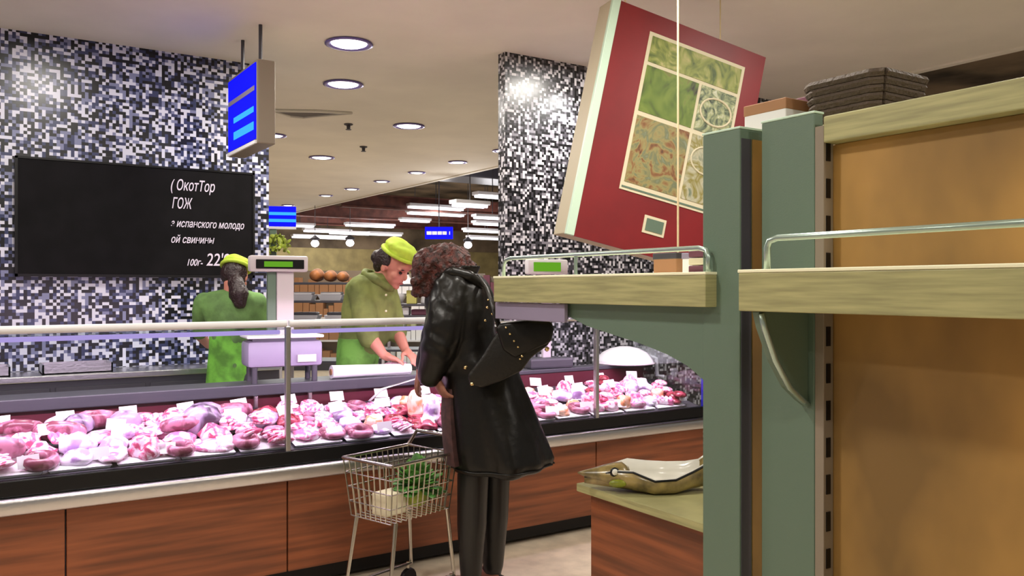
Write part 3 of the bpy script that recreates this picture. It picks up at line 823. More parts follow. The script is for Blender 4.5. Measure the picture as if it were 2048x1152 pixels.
# ------------------------------------------------------------------ the near shelving
ZB, ZT = 1.380, 1.482
t = thing('cantilever_shelf_stand', 'grey green shelf stand with pale wood shelf ending near the customer', 'shelving', (2.0, 1.87, 0))
def T_(x, y, z=0): return (x - 2.0, y - 1.87, z)
MB().box(0, .13, -.08, .075, .0, 1.93, .004).build('post', M['green_grey'], t)
MB().box(-.002, .132, -.082, .077, 1.93, 1.937, .002).build('post_cap', M['mint'], t)
MB().box(.006, .048, -.083, -.078, .0, 1.9).build('post_shade_strip', M['dark'], t)  # dark strip stands in for shade on the post's side
MB().box(.054, .10, -.084, -.078, .0, 1.9).build('post_reflection_strip', M['tan'], t)  # tan strip stands in for the reflection on the post's side
sh = MB().box(-.05, .42, .015, 1.27, ZB, ZT, .003).build('shelf', M['shelf_wood'], t)
MB().box(-.052, .42, .013, 1.272, ZT, ZT + .009, .002).build('shelf_top_lip', M['lip_cream'], t)
MB().box(-.03, -.012, .78, 1.29, ZB - .075, ZB - .002, .003).build('price_rail', M['lilac'], t)
prof = [(.86, ZB), (.80, 1.33), (.68, 1.295), (.52, 1.268), (.38, 1.245), (.24, 1.215), (.15, 1.185), (.11, 1.165), (.0700, 1.14), (.0700, ZB)]
MB().prism([(y, z) for y, z in prof], lambda y, z: (.003, y, z), lambda y, z: (.035, y, z)).build('curved_bracket', M['green_grey'], t)
rl = MB()
zr = 1.568
rl.tube([(-.02, .03, ZT), (-.02, .03, zr - .03), (-.02, .04, zr - .008), (-.02, .07, zr), (-.02, 1.18, zr), (-.02, 1.22, zr - .008), (-.02, 1.235, zr - .03), (-.02, 1.235, ZT)], .0085, 10)
gr_ = rl.build('guard_rail', M['rail'], t, True)
MB().tube([(-.02, .72, ZT), (-.02, .72, zr)], .007, 8).build('rail_post', M['rail'], gr_)
MB().box(.12, .45, .06, .76, 0, .10).build('plinth', M['black'], t)
MB().box(.10, .48, .08, .78, .10, .628, .006).build('low_base', M['brown'], t)
MB().box(.06, .49, .075, .82, .628, .66, .003).build('low_deck', M['shelf_wood'], t)

t = thing('shelf_bay', 'shelving bay with slotted upright, tan back board and wooden shelf close to the camera', 'shelving', (2.04, 1.55, 0))
MB().box(0, .04, .0, .19, 0, 1.94, .003).build('post', M['green_grey'], t)
MB().box(-.002, .042, -.002, .192, 1.94, 1.947, .002).build('post_cap', M['mint'], t)
up = MB().box(.002, .045, -.03, .0, 0, 1.9, .002).build('slotted_upright', M['taupe'], t)
sl = 0
z = .12
while z < 1.85:
    MB().box(.012, .03, -.0325, -.0295, z, z + .055).build('slot', M['black'], up)
    z += .105
MB().box(.047, .075, -1.3, .0, 0, 1.85, .003).build('back_board', M['tan'], t)
MB().box(-.0, .5, -1.3, -.03, 1.85, 1.925, .004).build('top_board', M['shelf_wood'], t)
MB().box(.10, .5, -.03, .48, 1.85, 1.925, .004).build('top_board', M['shelf_wood'], t)
MB().box(-.23, .045, -1.25, .075, ZB - .004, ZT, .003).build('shelf', M['shelf_wood'], t)
MB().box(-.232, .045, -1.25, .077, ZT, ZT + .009, .002).build('shelf_top_lip', M['lip_cream'], t)
MB().prism([(-.21, ZB - .005), (-.195, 1.33), (-.15, 1.24), (-.09, 1.16), (-.035, 1.12), (0, 1.10), (0, ZB - .005)], lambda x, z: (x, .02, z), lambda x, z: (x, .045, z), .003).build('curved_bracket', M['green_grey'], t)
MB().tube([(-.205, .016, ZB - .01), (-.192, .016, 1.33), (-.148, .016, 1.24), (-.088, .016, 1.16), (-.033, .016, 1.12), (-.006, .016, 1.105)], .009, 8).build('bracket_edge', M['rail'], t, True)
g2 = MB().tube([(-.2, .0, ZT), (-.2, .0, 1.55), (-.2, -.008, 1.568), (-.2, -.035, 1.575), (-.2, -1.2, 1.575)], .009, 10).build('guard_rail', M['rail'], t, True)
MB().tube([(-.2, -.75, ZT), (-.2, -.75, 1.575)], .007, 8).build('rail_post', M['rail'], g2)
# lower shelf just out of sight below keeps the bay complete
MB().box(-.2, .045, -1.25, .0, .30, .36, .003).build('low_shelf', M['shelf_wood'], t)
# goods on the shelves
def pack(name, label, cat, m, x, y, z, sx, sy, sz, bev=.004, lid=None):
    o = thing(name, label, cat, (x, y, z))
    MB().box(-sx / 2, sx / 2, -sy / 2, sy / 2, 0, sz, bev).build('body', m, o)
    if lid: MB().box(-sx / 2 - .002, sx / 2 + .002, -sy / 2 - .002, sy / 2 + .002, sz * .72, sz + .002, .003).build('lid', lid, o)
    return o
zs = ZT + .009
pack('brown_carton', 'small brown carton on the near wooden shelf beside the hanging cord', 'carton', M['carton'], 2.2, 2.28, zs, .10, .12, .075, lid=M['dark'])
pack('white_pack', 'small white pack on the near wooden shelf beside the brown carton', 'pack', M['white'], 2.15, 2.14, zs, .05, .05, .07, lid=M['lilac'])
for i in range(3):
    pack('flat_box', ['plum flat box at the bottom of the stack by the shelf post', 'cream flat box in the middle of the stack by the shelf post', 'plum flat box on top of the stack by the shelf post'][i], 'box', M['plum'] if i != 1 else M['cream'], 2.16, 2.0, zs + i * .026, .2, .14, .024)
pack('white_box', 'white box on top of the shelving bay behind the post', 'box', M['white'], 2.27, 1.86, 1.925, .15, .17, .12, lid=M['carton'])
pack('grey_box', 'brown carton on top of the shelving bay behind the white box', 'carton', M['carton'], 2.46, 1.84, 1.925, .14, .16, .16, lid=M['plum'])
t = thing('wicker_basket', 'dark wicker basket on top of the shelving bay beside the white box', 'basket', (2.35, 1.60, 1.925))
for k in range(7):
    a = .85 + .03 * k; zz = .012 + k * .022
    pts = [(x_ * a, y_ * a, zz) for x_, y_ in [(-.1, -.13), (.1, -.13), (.12, -.1), (.12, .1), (.1, .13), (-.1, .13), (-.12, .1), (-.12, -.1), (-.1, -.13)]]
    MB().tube(pts, .013, 6).build('woven_band', M['wicker'], t)
MB().box(-.1, .1, -.12, .12, 0, .012).build('base', M['wicker'], t)

# fish shaped platter on the low base
fp = at(1285, 920, 3.25)
t = thing('fish_platter', 'fish shaped ceramic platter with olive gold outside and white inside', 'platter', (2.215, 2.455, .66), math.atan2(RT.y, RT.x))
prof = [(-.235, .004, .052), (-.19, .028, .062), (-.13, .055, .085), (-.06, .085, .10), (.02, .105, .088), (.1, .10, .085), (.17, .07, .092), (.22, .045, .105), (.245, .05, .12)]
def fish_ring(x, hw, zt, f, zb, dip):
    # outline of a bowl section: outside
    pts = []
    for k in range(13):
        a = PI * k / 12
        yy = -math.cos(a) * hw * f; zz = zb + (zt - zb) * (1 - math.sin(a) ** .6) if 0 < k < 12 else zt
        if yy < 0: zz -= dip * (-yy / max(hw, .001)) ** 2 * (1 if k < 4 else .5)
        pts.append((x, yy, max(zz, .002)))
    return pts
outer = []
for i, (x, hw, zt) in enumerate(prof):
    dip = .034 * math.exp(-((x - .04) / .11) ** 2)
    outer.append(fish_ring(x, hw, zt, 1, max(.003, .03 - hw * .28), dip))
bm = bmesh.new(); vv = [[bm.verts.new(p) for p in r] for r in outer]
for a, b in zip(vv, vv[1:]):
    for k in range(12): bm.faces.new((a[k], a[k + 1], b[k + 1], b[k]))
bmesh.ops.recalc_face_normals(bm, faces=bm.faces[:])
mo = MB(); me_ = bpy.data.meshes.new('x'); bm.to_mesh(me_); mo.bm.from_mesh(me_)
body = mo.build('outer_shell', M['fish'], t, True)
so_ = body.modifiers.new('thick', 'SOLIDIFY'); so_.thickness = .005; so_.offset = 0
mi = MB(); mi.bm.from_mesh(me_); bm.free()
for v in mi.bm.verts: v.co = Vector((v.co.x * .97, v.co.y * .94, v.co.z + .006))
inner = mi.build('white_inside', M['glaze'], t, True)
so2 = inner.modifiers.new('thick', 'SOLIDIFY'); so2.thickness = .004; so2.offset = 1
head = MB().loft([[Vector((x, ry * math.cos(a), cz + rz_ * math.sin(a))) for a in [2 * PI * k / 20 for k in range(20)]] for x, ry, rz_, cz in
    [(-.262, .003, .003, .066), (-.235, .016, .012, .064), (-.20, .032, .024, .061), (-.16, .05, .036, .06), (-.12, .064, .045, .06), (-.09, .07, .047, .06), (-.065, .05, .035, .055)]]).build('head', M['fish'], t, True)
MB().ell((-.125, -.060, .081), (.012, .008, .013)).build('eye', M['glaze'], t, True)
MB().ell((-.125, -.055, .079), (.019, .009, .02)).build('eye_ring', M['black'], t, True)
MB().ell((-.115, -.068, .04), (.035, .012, .016)).build('fin', M['fish_green'], t, True)
rim_pts = [Vector(r[0]) for r in outer] ; MB().tube(rim_pts, .0045, 6).build('near_rim', M['black'], t)
MB().tube([Vector(r[-1]) for r in outer], .004, 6).build('far_rim', M['fish'], t)

# ------------------------------------------------------------------ shopping cart
t = thing('shopping_cart', 'chromed wire shopping cart standing against the counter before the customer', 'cart', (1.665, 3.475, 0), R(18))
L2, W2 = .20, .16
zt, zb = .685, .43
wb = MB()
for k in range(13):
    x = -L2 + 2 * L2 * k / 12
    for s_ in (-1, 1): wb.tube([(x, s_ * W2, zt), (x * .9, s_ * W2 * .8, zb)], .003, 5)
    wb.tube([(x * .9, -W2 * .8, zb), (x * .9, W2 * .8, zb)], .003, 5)
for k in range(9):
    y = -W2 + 2 * W2 * k / 8
    for s_ in (-1, 1): wb.tube([(s_ * L2, y, zt), (s_ * L2 * .9, y * .8, zb)], .003, 5)
for f in (.25, .5, .75):
    z = zt + (zb - zt) * f; a = 1 - .1 * f; b = 1 - .2 * f
    wb.tube([(-L2 * a, -W2 * b, z), (L2 * a, -W2 * b, z), (L2 * a, W2 * b, z), (-L2 * a, W2 * b, z), (-L2 * a, -W2 * b, z)], .003, 5)
o = wb.build('wire_basket', M['wire'], t); o['kind'] = 'stuff'
MB().tube([(-L2, -W2, zt), (L2, -W2, zt), (L2, W2, zt), (-L2, W2, zt), (-L2, -W2, zt)], .008, 8).build('rim', M['wire'], t)
MB().tube([(L2, -W2, zt), (L2 + .06, -W2, zt + .06), (L2 + .06, W2, zt + .06), (L2, W2, zt)], .009, 8).build('handle', M['wire'], t)
MB().tube([(-.15, -.125, zb), (-.2, -.14, .12), (.2, -.14, .12), (.17, -.125, zb)], .01, 8).build('frame', M['wire'], t)
MB().tube([(-.15, .125, zb), (-.2, .14, .12), (.2, .14, .12), (.17, .125, zb)], .01, 8).build('frame', M['wire'], t)
for x in (-.18, .18):
    for y in (-.14, .14):
        MB().lathe([(.02, -.012), (.045, -.012), (.05, -.006), (.05, .006), (.045, .012), (.02, .012)], 16, mx=Matrix.Translation((x, y, .05)) @ Matrix.Rotation(PI / 2, 4, 'X')).build('wheel', M['black'], t)
        MB().tube([(x, y, .05), (x, y, .13)], .008, 6).build('fork', M['wire'], t)
random.seed(9)
lb = MB()
for k in range(90):
    a = random.uniform(0, 2 * PI); el = random.uniform(-.3, 1.4)
    d = Vector((math.cos(a) * math.cos(el), math.sin(a) * math.cos(el), math.sin(el)))
    q = d.to_track_quat('X', 'Z').to_matrix()
    lb.ell(d * random.uniform(.05, .085) * Vector((1.2, 1, .9)).x, (.05, .03, .006), q, 1)
o = lb.build('leafy_greens', M['leaf']); o.location = (1.74, 3.47, .54)
tag(o, 'bunch of leafy green lettuce lying in the wire shopping cart', 'lettuce')
MB().ell((0, 0, -.04), (.06, .06, .06)).build('heart', M['leaf_yellow'], o, True)
o = MB().box(-.06, .06, -.05, .05, 0, .10, .008).build('cream_pack', M['cream']); o.location = (1.60, 3.46, .433); o.rotation_euler = (0, 0, R(18))
tag(o, 'cream coloured pack in the wire shopping cart', 'pack')

# ------------------------------------------------------------------ people
def head_mb(mb, c, rot, s=1.0, neck_to=None):
    def q(p): return c + rot @ (Vector(p) * s)
    def e(p, r): mb.ell(q(p), tuple(v * s for v in r), rot, 3)
    e((-.008, 0, .03), (.093, .074, .086)); e((.03, 0, -.03), (.062, .058, .075)); e((.045, 0, -.075), (.038, .04, .032))
    e((.078, 0, .045), (.022, .045, .03)); e((.095, 0, -.012), (.02, .011, .022)); e((.09, 0, .008), (.012, .008, .025))
    e((.083, 0, -.048), (.014, .022, .006)); e((.081, 0, -.058), (.013, .019, .006)); e((.076, 0, -.085), (.014, .018, .014))
    for sy in (-1, 1):
        e((-.005, sy * .076, -.005), (.018, .009, .03)); e((.058, sy * .04, -.02), (.022, .02, .022)); e((.076, sy * .032, .022), (.012, .02, .006))
    if neck_to is not None:
        mb.capsule([q((-.025, 0, -.05)), (q((-.03, 0, -.1)) + neck_to) / 2, neck_to], [.052 * s, .05 * s, .062 * s], 14)
def eyes(parent, c, rot, s=1.0):
    for sy in (-1, 1):
        MB().ell(c + rot @ (Vector((.081, sy * .032, .006)) * s), (.009 * s, .013 * s, .007 * s), rot, 2).build('eye', M['eye'], parent, True)
        MB().ell(c + rot @ (Vector((.088, sy * .032, .027)) * s), (.006 * s, .018 * s, .004 * s), rot, 1).build('eyebrow', M['hair_dark'], parent, True)
    MB().ell(c + rot @ (Vector((.094, 0, -.053)) * s), (.006 * s, .02 * s, .006 * s), rot, 2).build('lips', M['lip'], parent, True)
def basis(fwd, up=(0, 0, 1)):
    f = Vector(fwd).normalized(); l = Vector(up).cross(f).normalized(); u = f.cross(l)
    return Matrix((f, l, u)).transposed()
def hand_mb(mb, wrist, fwd, normal, thumb_sign=1, s=1.0, curl=.5):
    f = Vector(fwd).normalized(); n = (Vector(normal) - f * Vector(normal).dot(f)).normalized(); sd = f.cross(n) * thumb_sign
    mb.capsule([wrist, wrist + f * .02 * s], [.026 * s, .028 * s], 10)
    rot = Matrix((f, sd, n)).transposed()
    mb.ell(wrist + f * .05 * s, (.055 * s, .04 * s, .018 * s), rot, 3)
    for i, (o_, ln) in enumerate([(.031, .068), (.011, .078), (-.010, .072), (-.029, .056)]):
        p = wrist + f * .085 * s + sd * o_ * s
        d = f.copy(); pts = [p - f * .02 * s, p]
        for k, fr in enumerate((.45, .32, .23)):
            ax = f.cross(n)
            d = (d * math.cos(curl * (.6 + .3 * k)) - n * math.sin(curl * (.6 + .3 * k))).normalized()
            pts.append(pts[-1] + d * ln * fr * s)
        mb.capsule(pts, [.0105 * s, .0105 * s, .0095 * s, .0085 * s, .007 * s], 8)
    p = wrist + f * .03 * s + sd * .03 * s
    d = (f * .7 + sd * .75 - n * .25).normalized()
    mb.capsule([p - sd * .01 * s, p + d * .03 * s, p + (d * .055 + f * .012) * s, p + (d * .06 + f * .032 - n * .01) * s], [.014 * s, .0125 * s, .0105 * s, .008 * s], 8)
def ring(c, rx, ry, z, n=32, fn=None):
    pts = []
    for k in range(n):
        a = 2 * PI * k / n; m_ = fn(a, z) if fn else 1
        pts.append(Vector((c[0] + rx * math.cos(a) * m_, c[1] + ry * math.sin(a) * m_, z)))
    return pts
AX = math.atan2(RT.y, RT.x)
class Fig:
    """a person's own frame: x along the view's right, y away, z up, feet at 0"""
    def __init__(s, px, t):
        s.px, s.t, s.k = px, t, F / t
        w = at(px, 576, t); s.loc = (w.x, w.y, 0)
    def x(s, px): return (px - s.px) / s.k
    def z(s, py): return H + (576 - py) / s.k
    def p(s, px, py, y=0):
        d = s.t + y
        return Vector((((px - 1024) * d - (s.px - 1024) * s.t) / F, y, H + (576 - py) * d / F))
    def q(s, px, py, y=0):
        v = s.p(px, py, y); return v.x, v.z
    def rings(s, rows, n=32, fn=None):
        return [ring(((s.x(a) + s.x(b)) / 2, yc), (s.x(b) - s.x(a)) / 2, ry, s.z(py), n, fn) for py, a, b, yc, ry in rows]

# --- the customer in the black leather coat
f = Fig(960, 4.0)
w = thing('person', 'customer with curly dark red hair in long black leather coat leaning towards the meat counter', 'person', f.loc, AX)
hc = f.p(882, 545, .0); hr = basis((-.8, .45, -.35))
b = MB()
head_mb(b, hc, hr, 1.0, f.p(916, 585, 0))
b.loft(f.rings([(560, 885, 950, 0, .07), (590, 866, 975, 0, .13), (640, 868, 975, 0, .13), (700, 885, 985, 0, .11), (760, 900, 1010, 0, .13), (800, 910, 1015, 0, .13)], 20))
for sx, sy in ((-.03, -.07), (.07, .07)):
    b.capsule([(sx, sy, f.z(790)), (sx, sy, .5), (sx - .01, sy, .1)], [.09, .062, .042], 12)
    b.capsule([(sx - .01, sy, .06), (sx - .12, sy + .06, .05)], [.04, .035], 10)
sh, el, wr = f.p(900, 578, -.12), f.p(886, 690, -.17), f.p(868, 752, -.12)
b.capsule([sh, (sh + el) / 2, el], [.055, .048, .04]); b.capsule([el, wr], [.04, .028])
hand_mb(b, wr, (f.p(884, 782) - f.p(868, 752)), (-.8, -.4, -.2), 1, 1.0, .55)
sh2, el2, wr2 = f.p(905, 590, .14), f.p(868, 690, .2), f.p(845, 735, .22)
b.capsule([sh2, el2], [.055, .04]); b.capsule([el2, wr2], [.04, .028])
hand_mb(b, wr2, (-.3, .25, -.8), (-.8, 0, .3), -1, 1.0, .5)
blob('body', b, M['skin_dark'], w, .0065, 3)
eyes(w, hc, hr)
def coat_fold(a, z):
    k = max(0, min(1, (f.z(700) - z) / .5))
    return 1 + k * (.05 * math.sin(5 * a + 1.2) + .035 * math.sin(9 * a + z * 3))
c_ = MB()
c_.loft(f.rings([(541, 888, 946, .0, .075), (552, 872, 962, 0, .11), (566, 860, 975, 0, .15), (590, 852, 986, 0, .175), (620, 852, 991, 0, .18), (660, 858, 992, 0, .175), (700, 868, 1002, 0, .165), (740, 879, 1038, 0, .18), (780, 888, 1052, 0, .2), (830, 893, 1072, 0, .225), (880, 898, 1090, 0, .245), (915, 904, 1101, 0, .255), (930, 908, 1098, 0, .252), (937, 920, 1080, 0, .24)], 48, coat_fold))
c_.capsule([f.p(905, 572, -.1), f.p(893, 612, -.15), f.p(886, 660, -.175), f.p(878, 700, -.175)], [.085, .088, .082, .08], 18)
c_.capsule([f.p(878, 700, -.175), f.p(868, 728, -.15), f.p(861, 750, -.125)], [.08, .066, .056], 18)
c_.capsule([f.p(905, 585, .12), f.p(880, 650, .19), f.p(866, 695, .21)], [.085, .08, .07], 14)
c_.capsule([f.p(866, 695, .21), f.p(850, 728, .22)], [.07, .055], 14)
def wrinkle(p):
    up = max(.12, min(1, (p.z - f.z(760)) * 5))
    d = up * (noise.noise(p * 9) * .008 + noise.noise(p * 22 + Vector((3, 1, 7))) * .004)
    d += (1 - up) * noise.noise(Vector((p.x * 9, p.y * 9, p.z * 1.2))) * .016
    arm = max(0, 1 - abs(p.x - f.x(882)) / .12) * max(0, min(1, (p.z - f.z(745)) * 8))
    d += arm * .0035 * math.sin(p.z * 60 + p.x * 50 + 5 * noise.noise(p * 7))
    return d
coat = blob('coat', c_, M['leather'], w, .010, 4, wrinkle)
cl = MB()
cl.loft([ring((f.x(917), 0), .082 + k * .006, .095 + k * .006, f.z(556 - k * 6), 28) for k in range(5)] + [ring((f.x(917), 0), .088 - k * .004, .10 - k * .004, f.z(532 + k * 6), 28) for k in range(4)])
cl.capsule([f.p(872, 552, -.1), f.p(905, 543, -.15), f.p(940, 552, -.13), f.p(962, 570, -.1)], [.02, .026, .026, .02], 10)
blob('collar', cl, M['leather'], coat, .008, 2)
# hem line and back vent
MB().tube([p + Vector((0, 0, 0)) for p in f.rings([(926, 905, 1100, 0, .256)], 48, coat_fold)[0]] , .005, 6).build('hem', M['leather'], coat, True)
sk = MB().loft(f.rings([(772, 884, 930, .02, .15), (820, 881, 930, .02, .17), (870, 884, 935, .02, .19), (918, 889, 940, .02, .2)], 24, lambda a, z: 1 + .03 * math.sin(7 * a)))
sk.build('skirt', M['skirt'], w, True, sharp=60)
for sx, sy in ((-.03, -.07), (.07, .07)):
    bt = MB()
    bt.capsule([(sx, sy, .58), (sx - .005, sy, .34), (sx - .01, sy, .10)], [.075, .07, .05], 14)
    bt.ell((sx - .055, sy + .03, .045), (.10, .042, .045), Matrix.Rotation(R(-28), 3, 'Z'), 3)
    bt.box(sx - .04, sx + .05, sy - .035, sy + .035, 0.002, .05, .008)
    blob('boot', bt, M['boot'], w, .01, 2)
hb = MB()
random.seed(3)
hb.ell(f.p(886, 540, 0), (.125, .125, .105), None, 3)
for k in range(330):
    d = Vector((random.gauss(0, 1), random.gauss(0, 1), random.gauss(0, 1))).normalized()
    q = f.p(886, 538, 0) + Vector((d.x * .135, d.y * .13, d.z * .108))
    rr = random.uniform(.013, .026)
    hb.ell(q, (rr, rr, rr * 1.2), None, 1)
for k in range(90):
    q = f.p(842 + random.uniform(-16, 22), 566 + random.uniform(-26, 22), random.uniform(-.09, .1)); rr = random.uniform(.012, .022)
    hb.ell(q, (rr, rr, rr * 1.3), None, 1)
for k in range(70):
    q = f.p(930 + random.uniform(-20, 18), 548 + random.uniform(-20, 18), random.uniform(-.1, .1)); rr = random.uniform(.012, .02)
    hb.ell(q, (rr, rr, rr * 1.3), None, 1)
hair = blob('hair', hb, M['hair_red'], w, .0075, 1)
# her bag, a thing of its own
bg = thing('shoulder_bag', 'black leather shoulder bag with gold studs hanging behind the customer', 'bag', f.loc, AX)
outline = [(996, 662), (1004, 652), (1046, 646), (1098, 648), (1104, 664), (1098, 690), (1062, 716), (1044, 742), (1000, 764), (962, 777), (940, 770), (934, 752), (962, 716)]
bb = MB().prism([f.q(a, b_, -.335) for a, b_ in outline], lambda x, z: (x, -.335, z), lambda x, z: (x, -.225, z), .014)
bb.build('bag_body', M['leather2'], bg, True, sharp=60)
fl = MB().prism([f.q(a, b_, -.348) for a, b_ in [(992, 658), (1000, 647), (1050, 641), (1104, 644), (1108, 660), (1102, 684), (1060, 704), (1030, 716), (1006, 700)]], lambda x, z: (x, -.348, z), lambda x, z: (x, -.25, z), .012)
fl.build('flap', M['leather'], bg, True, sharp=60)
MB().tube([f.p(1000, 660, -.27), f.p(988, 620, -.235), f.p(972, 575, -.16), f.p(955, 552, -.05), f.p(960, 556, .06), f.p(985, 600, .2)], .014, 8, flat=.5).build('strap', M['leather2'], bg, True)
random.seed(4)
for a, b_, y, r_ in [(1012, 655, -.352, .006), (1020, 668, -.352, .007), (1028, 682, -.352, .006), (1036, 694, -.352, .006), (1044, 712, -.345, .007), (1094, 698, -.345, .012), (931, 735, -.26, .011), (944, 768, -.335, .010), (1040, 718, -.34, .006), (976, 600, -.215, .006), (974, 615, -.215, .007), (984, 628, -.235, .006), (970, 641, -.22, .007)]:
    MB().ell(f.p(a, b_, y), (r_, r_, r_), None, 1).build('stud', M['gold'], bg, True)

# --- the worker in profile who bends over the meat
f = Fig(745, 5.25)
w = thing('person', 'shop worker in olive jacket and lime cap bending over meat on the counter', 'person', f.loc, AX)
hc = f.p(786, 534, -.02); hr = basis((.80, -.42, -.52))
b = MB()
head_mb(b, hc, hr, 1.12, f.p(752, 566, -.01))
b.loft(f.rings([(552, 722, 775, 0, .08), (572, 706, 782, 0, .12), (620, 700, 784, 0, .12), (680, 695, 766, 0, .11), (730, 690, 740, 0, .11), (760, 688, 742, 0, .12)], 18))
for sy in (-.07, .07):
    b.capsule([(f.x(712), sy, .88), (f.x(712), sy, .5), (f.x(712), sy, .1)], [.085, .06, .042])
    b.capsule([(f.x(712), sy, .06), (f.x(712) + .12, sy - .03, .05)], [.04, .035])
sh, el, wr = f.p(722, 578, -.12), f.p(738, 670, -.2), f.p(768, 711, -.24)
b.capsule([sh, (sh + el) / 2, el], [.055, .046, .04]); b.capsule([el, (el + wr) / 2, wr], [.042, .037, .027])
hand_mb(b, wr, (f.p(800, 722, -.25) - wr), (.1, .2, 1), -1, 1.0, .35)
sh, el, wr = f.p(768, 578, .08), f.p(794, 662, .02), f.p(812, 702, -.10)
b.capsule([sh, (sh + el) / 2, el], [.055, .046, .04]); b.capsule([el, (el + wr) / 2, wr], [.04, .035, .026])
hand_mb(b, wr, (f.p(834, 720, -.2) - wr), (.1, .2, 1), 1, 1.0, .35)
blob('body', b, M['skin'], w, .0065, 3)
eyes(w, hc, hr, 1.12)
j = MB()
j.loft(f.rings([(546, 722, 772, 0, .075), (554, 706, 779, 0, .115), (570, 693, 786, 0, .145), (595, 688, 791, 0, .155), (625, 684, 794, 0, .155), (655, 681, 793, 0, .15), (685, 679, 775, 0, .14), (712, 677, 756, 0, .135), (740, 676, 750, 0, .14)], 36))
j.capsule([f.p(720, 574, -.1), f.p(728, 625, -.165), f.p(737, 676, -.2)], [.08, .074, .066], 16)
j.capsule([f.p(768, 576, .08), f.p(784, 622, .06), f.p(795, 668, .015)], [.076, .07, .06], 16)
jk = blob('jacket', j, M['uniform'], w, .010, 4, lambda p: noise.noise(p * 11) * .008 + noise.noise(p * 26) * .004)
cl = MB().capsule([f.p(728, 549, -.09), f.p(752, 560, -.125), f.p(775, 574, -.10), f.p(782, 578, -.04)], [.02, .026, .024, .02], 10)
cl.capsule([f.p(728, 547, -.09), f.p(730, 543, 0), f.p(745, 545, .09), f.p(778, 570, .06)], [.02, .022, .02, .018], 10)
blob('collar', cl, M['uniform'], jk, .008, 2)
for py in (590, 622, 652):
    MB().ell(f.p(772, py, -.142), (.008, .005, .008), None, 1).build('button', M['cream'], jk, True)
ap = MB().loft(f.rings([(676, 678, 768, 0, .15), (700, 675, 760, 0, .15), (730, 674, 754, 0, .15), (790, 672, 756, 0, .155), (900, 668, 758, 0, .16)], 32, lambda a, z: 1 + .02 * math.sin(8 * a)))
ap.build('apron', M['apron'], w, True, sharp=60)
for sy in (-.07, .07):
    lg = MB().capsule([(f.x(712), sy, .86), (f.x(712), sy, .5), (f.x(712), sy, .12)], [.095, .075, .06], 12)
    lg.ell((f.x(712) + .05, sy, .042), (.12, .045, .04), None, 3)
    blob('trouser_leg', lg, M['trousers'], w, .012, 2)
hb = MB()
for p_, r_ in [((-.045, 0, .03), (.072, .083, .088)), ((-.06, 0, -.02), (.05, .07, .06)), ((-.108, 0, -.0), (.045, .05, .045)), ((-.01, -.072, .03), (.03, .014, .04)), ((-.01, .072, .03), (.03, .014, .04))]:
    hb.ell(hc + hr @ (Vector(p_) * 1.12), tuple(v * 1.12 for v in r_), hr, 3)
blob('hair', hb, M['hair_dark'], w, .008, 2, lambda p: noise.noise(p * 40) * .004)
cp = MB()
for p_, r_ in [((.005, 0, .098), (.102, .088, .046)), ((.0, 0, .118), (.098, .09, .036)), ((-.02, 0, .13), (.075, .07, .03))]:
    cp.ell(hc + hr @ (Vector(p_) * 1.12), tuple(v * 1.12 for v in r_), hr, 3)
cap = blob('cap', cp, M['lime'], w, .008, 3, lambda p: noise.noise(p * 22) * .007)
bp_ = [hc + hr @ (Vector((.101 * math.cos(a), .086 * math.sin(a), .082)) * 1.12) for a in [2 * PI * i / 28 for i in range(29)]]
MB().tube(bp_, .013, 8).build('cap_band', M['lime'], cap, True)

# --- the worker with her back turned, facing the chalk board
f = Fig(466, 5.45)
w = thing('person', 'shop worker seen from behind in green shirt and lime cap before the chalk board', 'person', f.loc, AX)
hc = f.p(470, 554, .02); hr = basis((.06, .9, -.42))
b = MB()
head_mb(b, hc, hr, 1.0, f.p(466, 592, -.01))
b.loft(f.rings([(588, 440, 492, 0, .06), (604, 405, 520, 0, .08), (640, 425, 500, 0, .10), (700, 432, 494, 0, .09), (770, 428, 500, 0, .1)], 18))
for sx in (-.075, .075):
    b.capsule([(sx, 0, .82), (sx, 0, .5), (sx, 0, .1)], [.08, .06, .042])
    b.capsule([(sx, 0, .06), (sx, .13, .05)], [.04, .035])
for sg, pa, pe in ((-1, 408, 398), (1, 514, 524)):
    sh, el, wr = f.p(pa, 606, 0), f.p(pe, 668, .1), f.p(pe - sg * 18, 690, .32)
    b.capsule([sh, (sh + el) / 2, el], [.05, .044, .038]); b.capsule([el, wr], [.038, .026])
    hand_mb(b, wr, (-sg * .3, 1, -.15), (0, .15, 1), -sg, 1.0, .4)
blob('body', b, M['skin'], w, .0065, 3)
eyes(w, hc, hr)
j = MB()
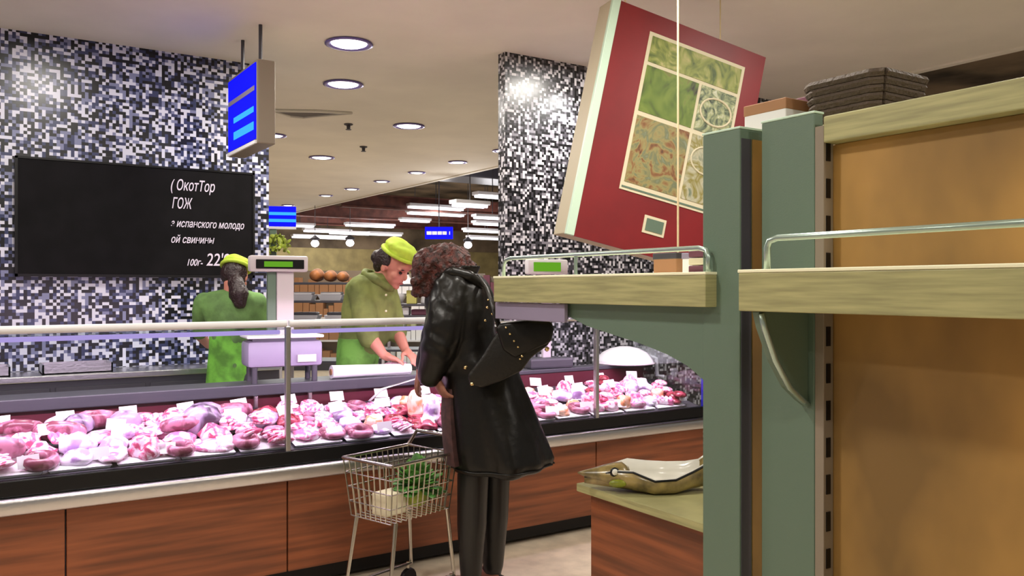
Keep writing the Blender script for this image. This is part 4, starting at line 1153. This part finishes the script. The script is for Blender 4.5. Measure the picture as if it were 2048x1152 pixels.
j.loft(f.rings([(579, 445, 492, 0, .06), (585, 418, 514, 0, .085), (596, 398, 526, 0, .105), (615, 402, 522, 0, .12), (640, 412, 510, 0, .12), (670, 420, 502, 0, .115), (710, 422, 498, 0, .11), (740, 418, 502, 0, .12)], 32))
for pa, pe in ((408, 398), (514, 524)):
    j.capsule([f.p(pa, 604, 0), f.p((pa + pe) / 2, 634, .04), f.p(pe, 664, .09)], [.066, .06, .054], 14)
sb = blob('shirt', j, M['uniform_b'], w, .010, 4, lambda p: noise.noise(p * 12) * .007)
ap = MB().loft(f.rings([(662, 420, 500, 0, .118), (700, 419, 498, 0, .118), (740, 415, 503, 0, .125), (800, 410, 508, 0, .14), (860, 406, 512, 0, .15)], 30, lambda a, z: 1 + .025 * math.sin(7 * a)))
ap.build('apron', M['apron_b'], w, True, sharp=60)
for sx in (-.075, .075):
    lg = MB().capsule([(sx, 0, .84), (sx, 0, .5), (sx, 0, .12)], [.09, .072, .058], 12)
    lg.ell((sx, .06, .042), (.045, .12, .04), None, 3)
    blob('trouser_leg', lg, M['trousers'], w, .012, 2)
hb = MB()
hb.ell(hc + Vector((0, -.02, .02)), (.083, .083, .092), None, 3)
hb.ell(f.p(472, 566, -.085), (.05, .04, .055), None, 3)
hb.capsule([f.p(474, 570, -.1), f.p(478, 590, -.125), f.p(480, 606, -.13)], [.05, .062, .04], 12)
blob('hair', hb, M['hair_dark'], w, .008, 2, lambda p: noise.noise(Vector((p.x * 60, p.y * 60, p.z * 12))) * .006)
cp = MB()
for p_, r_ in [((-.01, 0, .085), (.098, .09, .042)), ((-.01, 0, .105), (.09, .086, .034))]:
    cp.ell(hc + hr @ Vector(p_), r_, hr, 3)
cap = blob('cap', cp, M['lime'], w, .008, 3, lambda p: noise.noise(p * 22) * .006)
bp_ = [hc + hr @ Vector((.097 * math.cos(a) - .01, .088 * math.sin(a), .066)) for a in [2 * PI * i / 28 for i in range(29)]]
MB().tube(bp_, .013, 8).build('cap_band', M['lime'], cap, True)
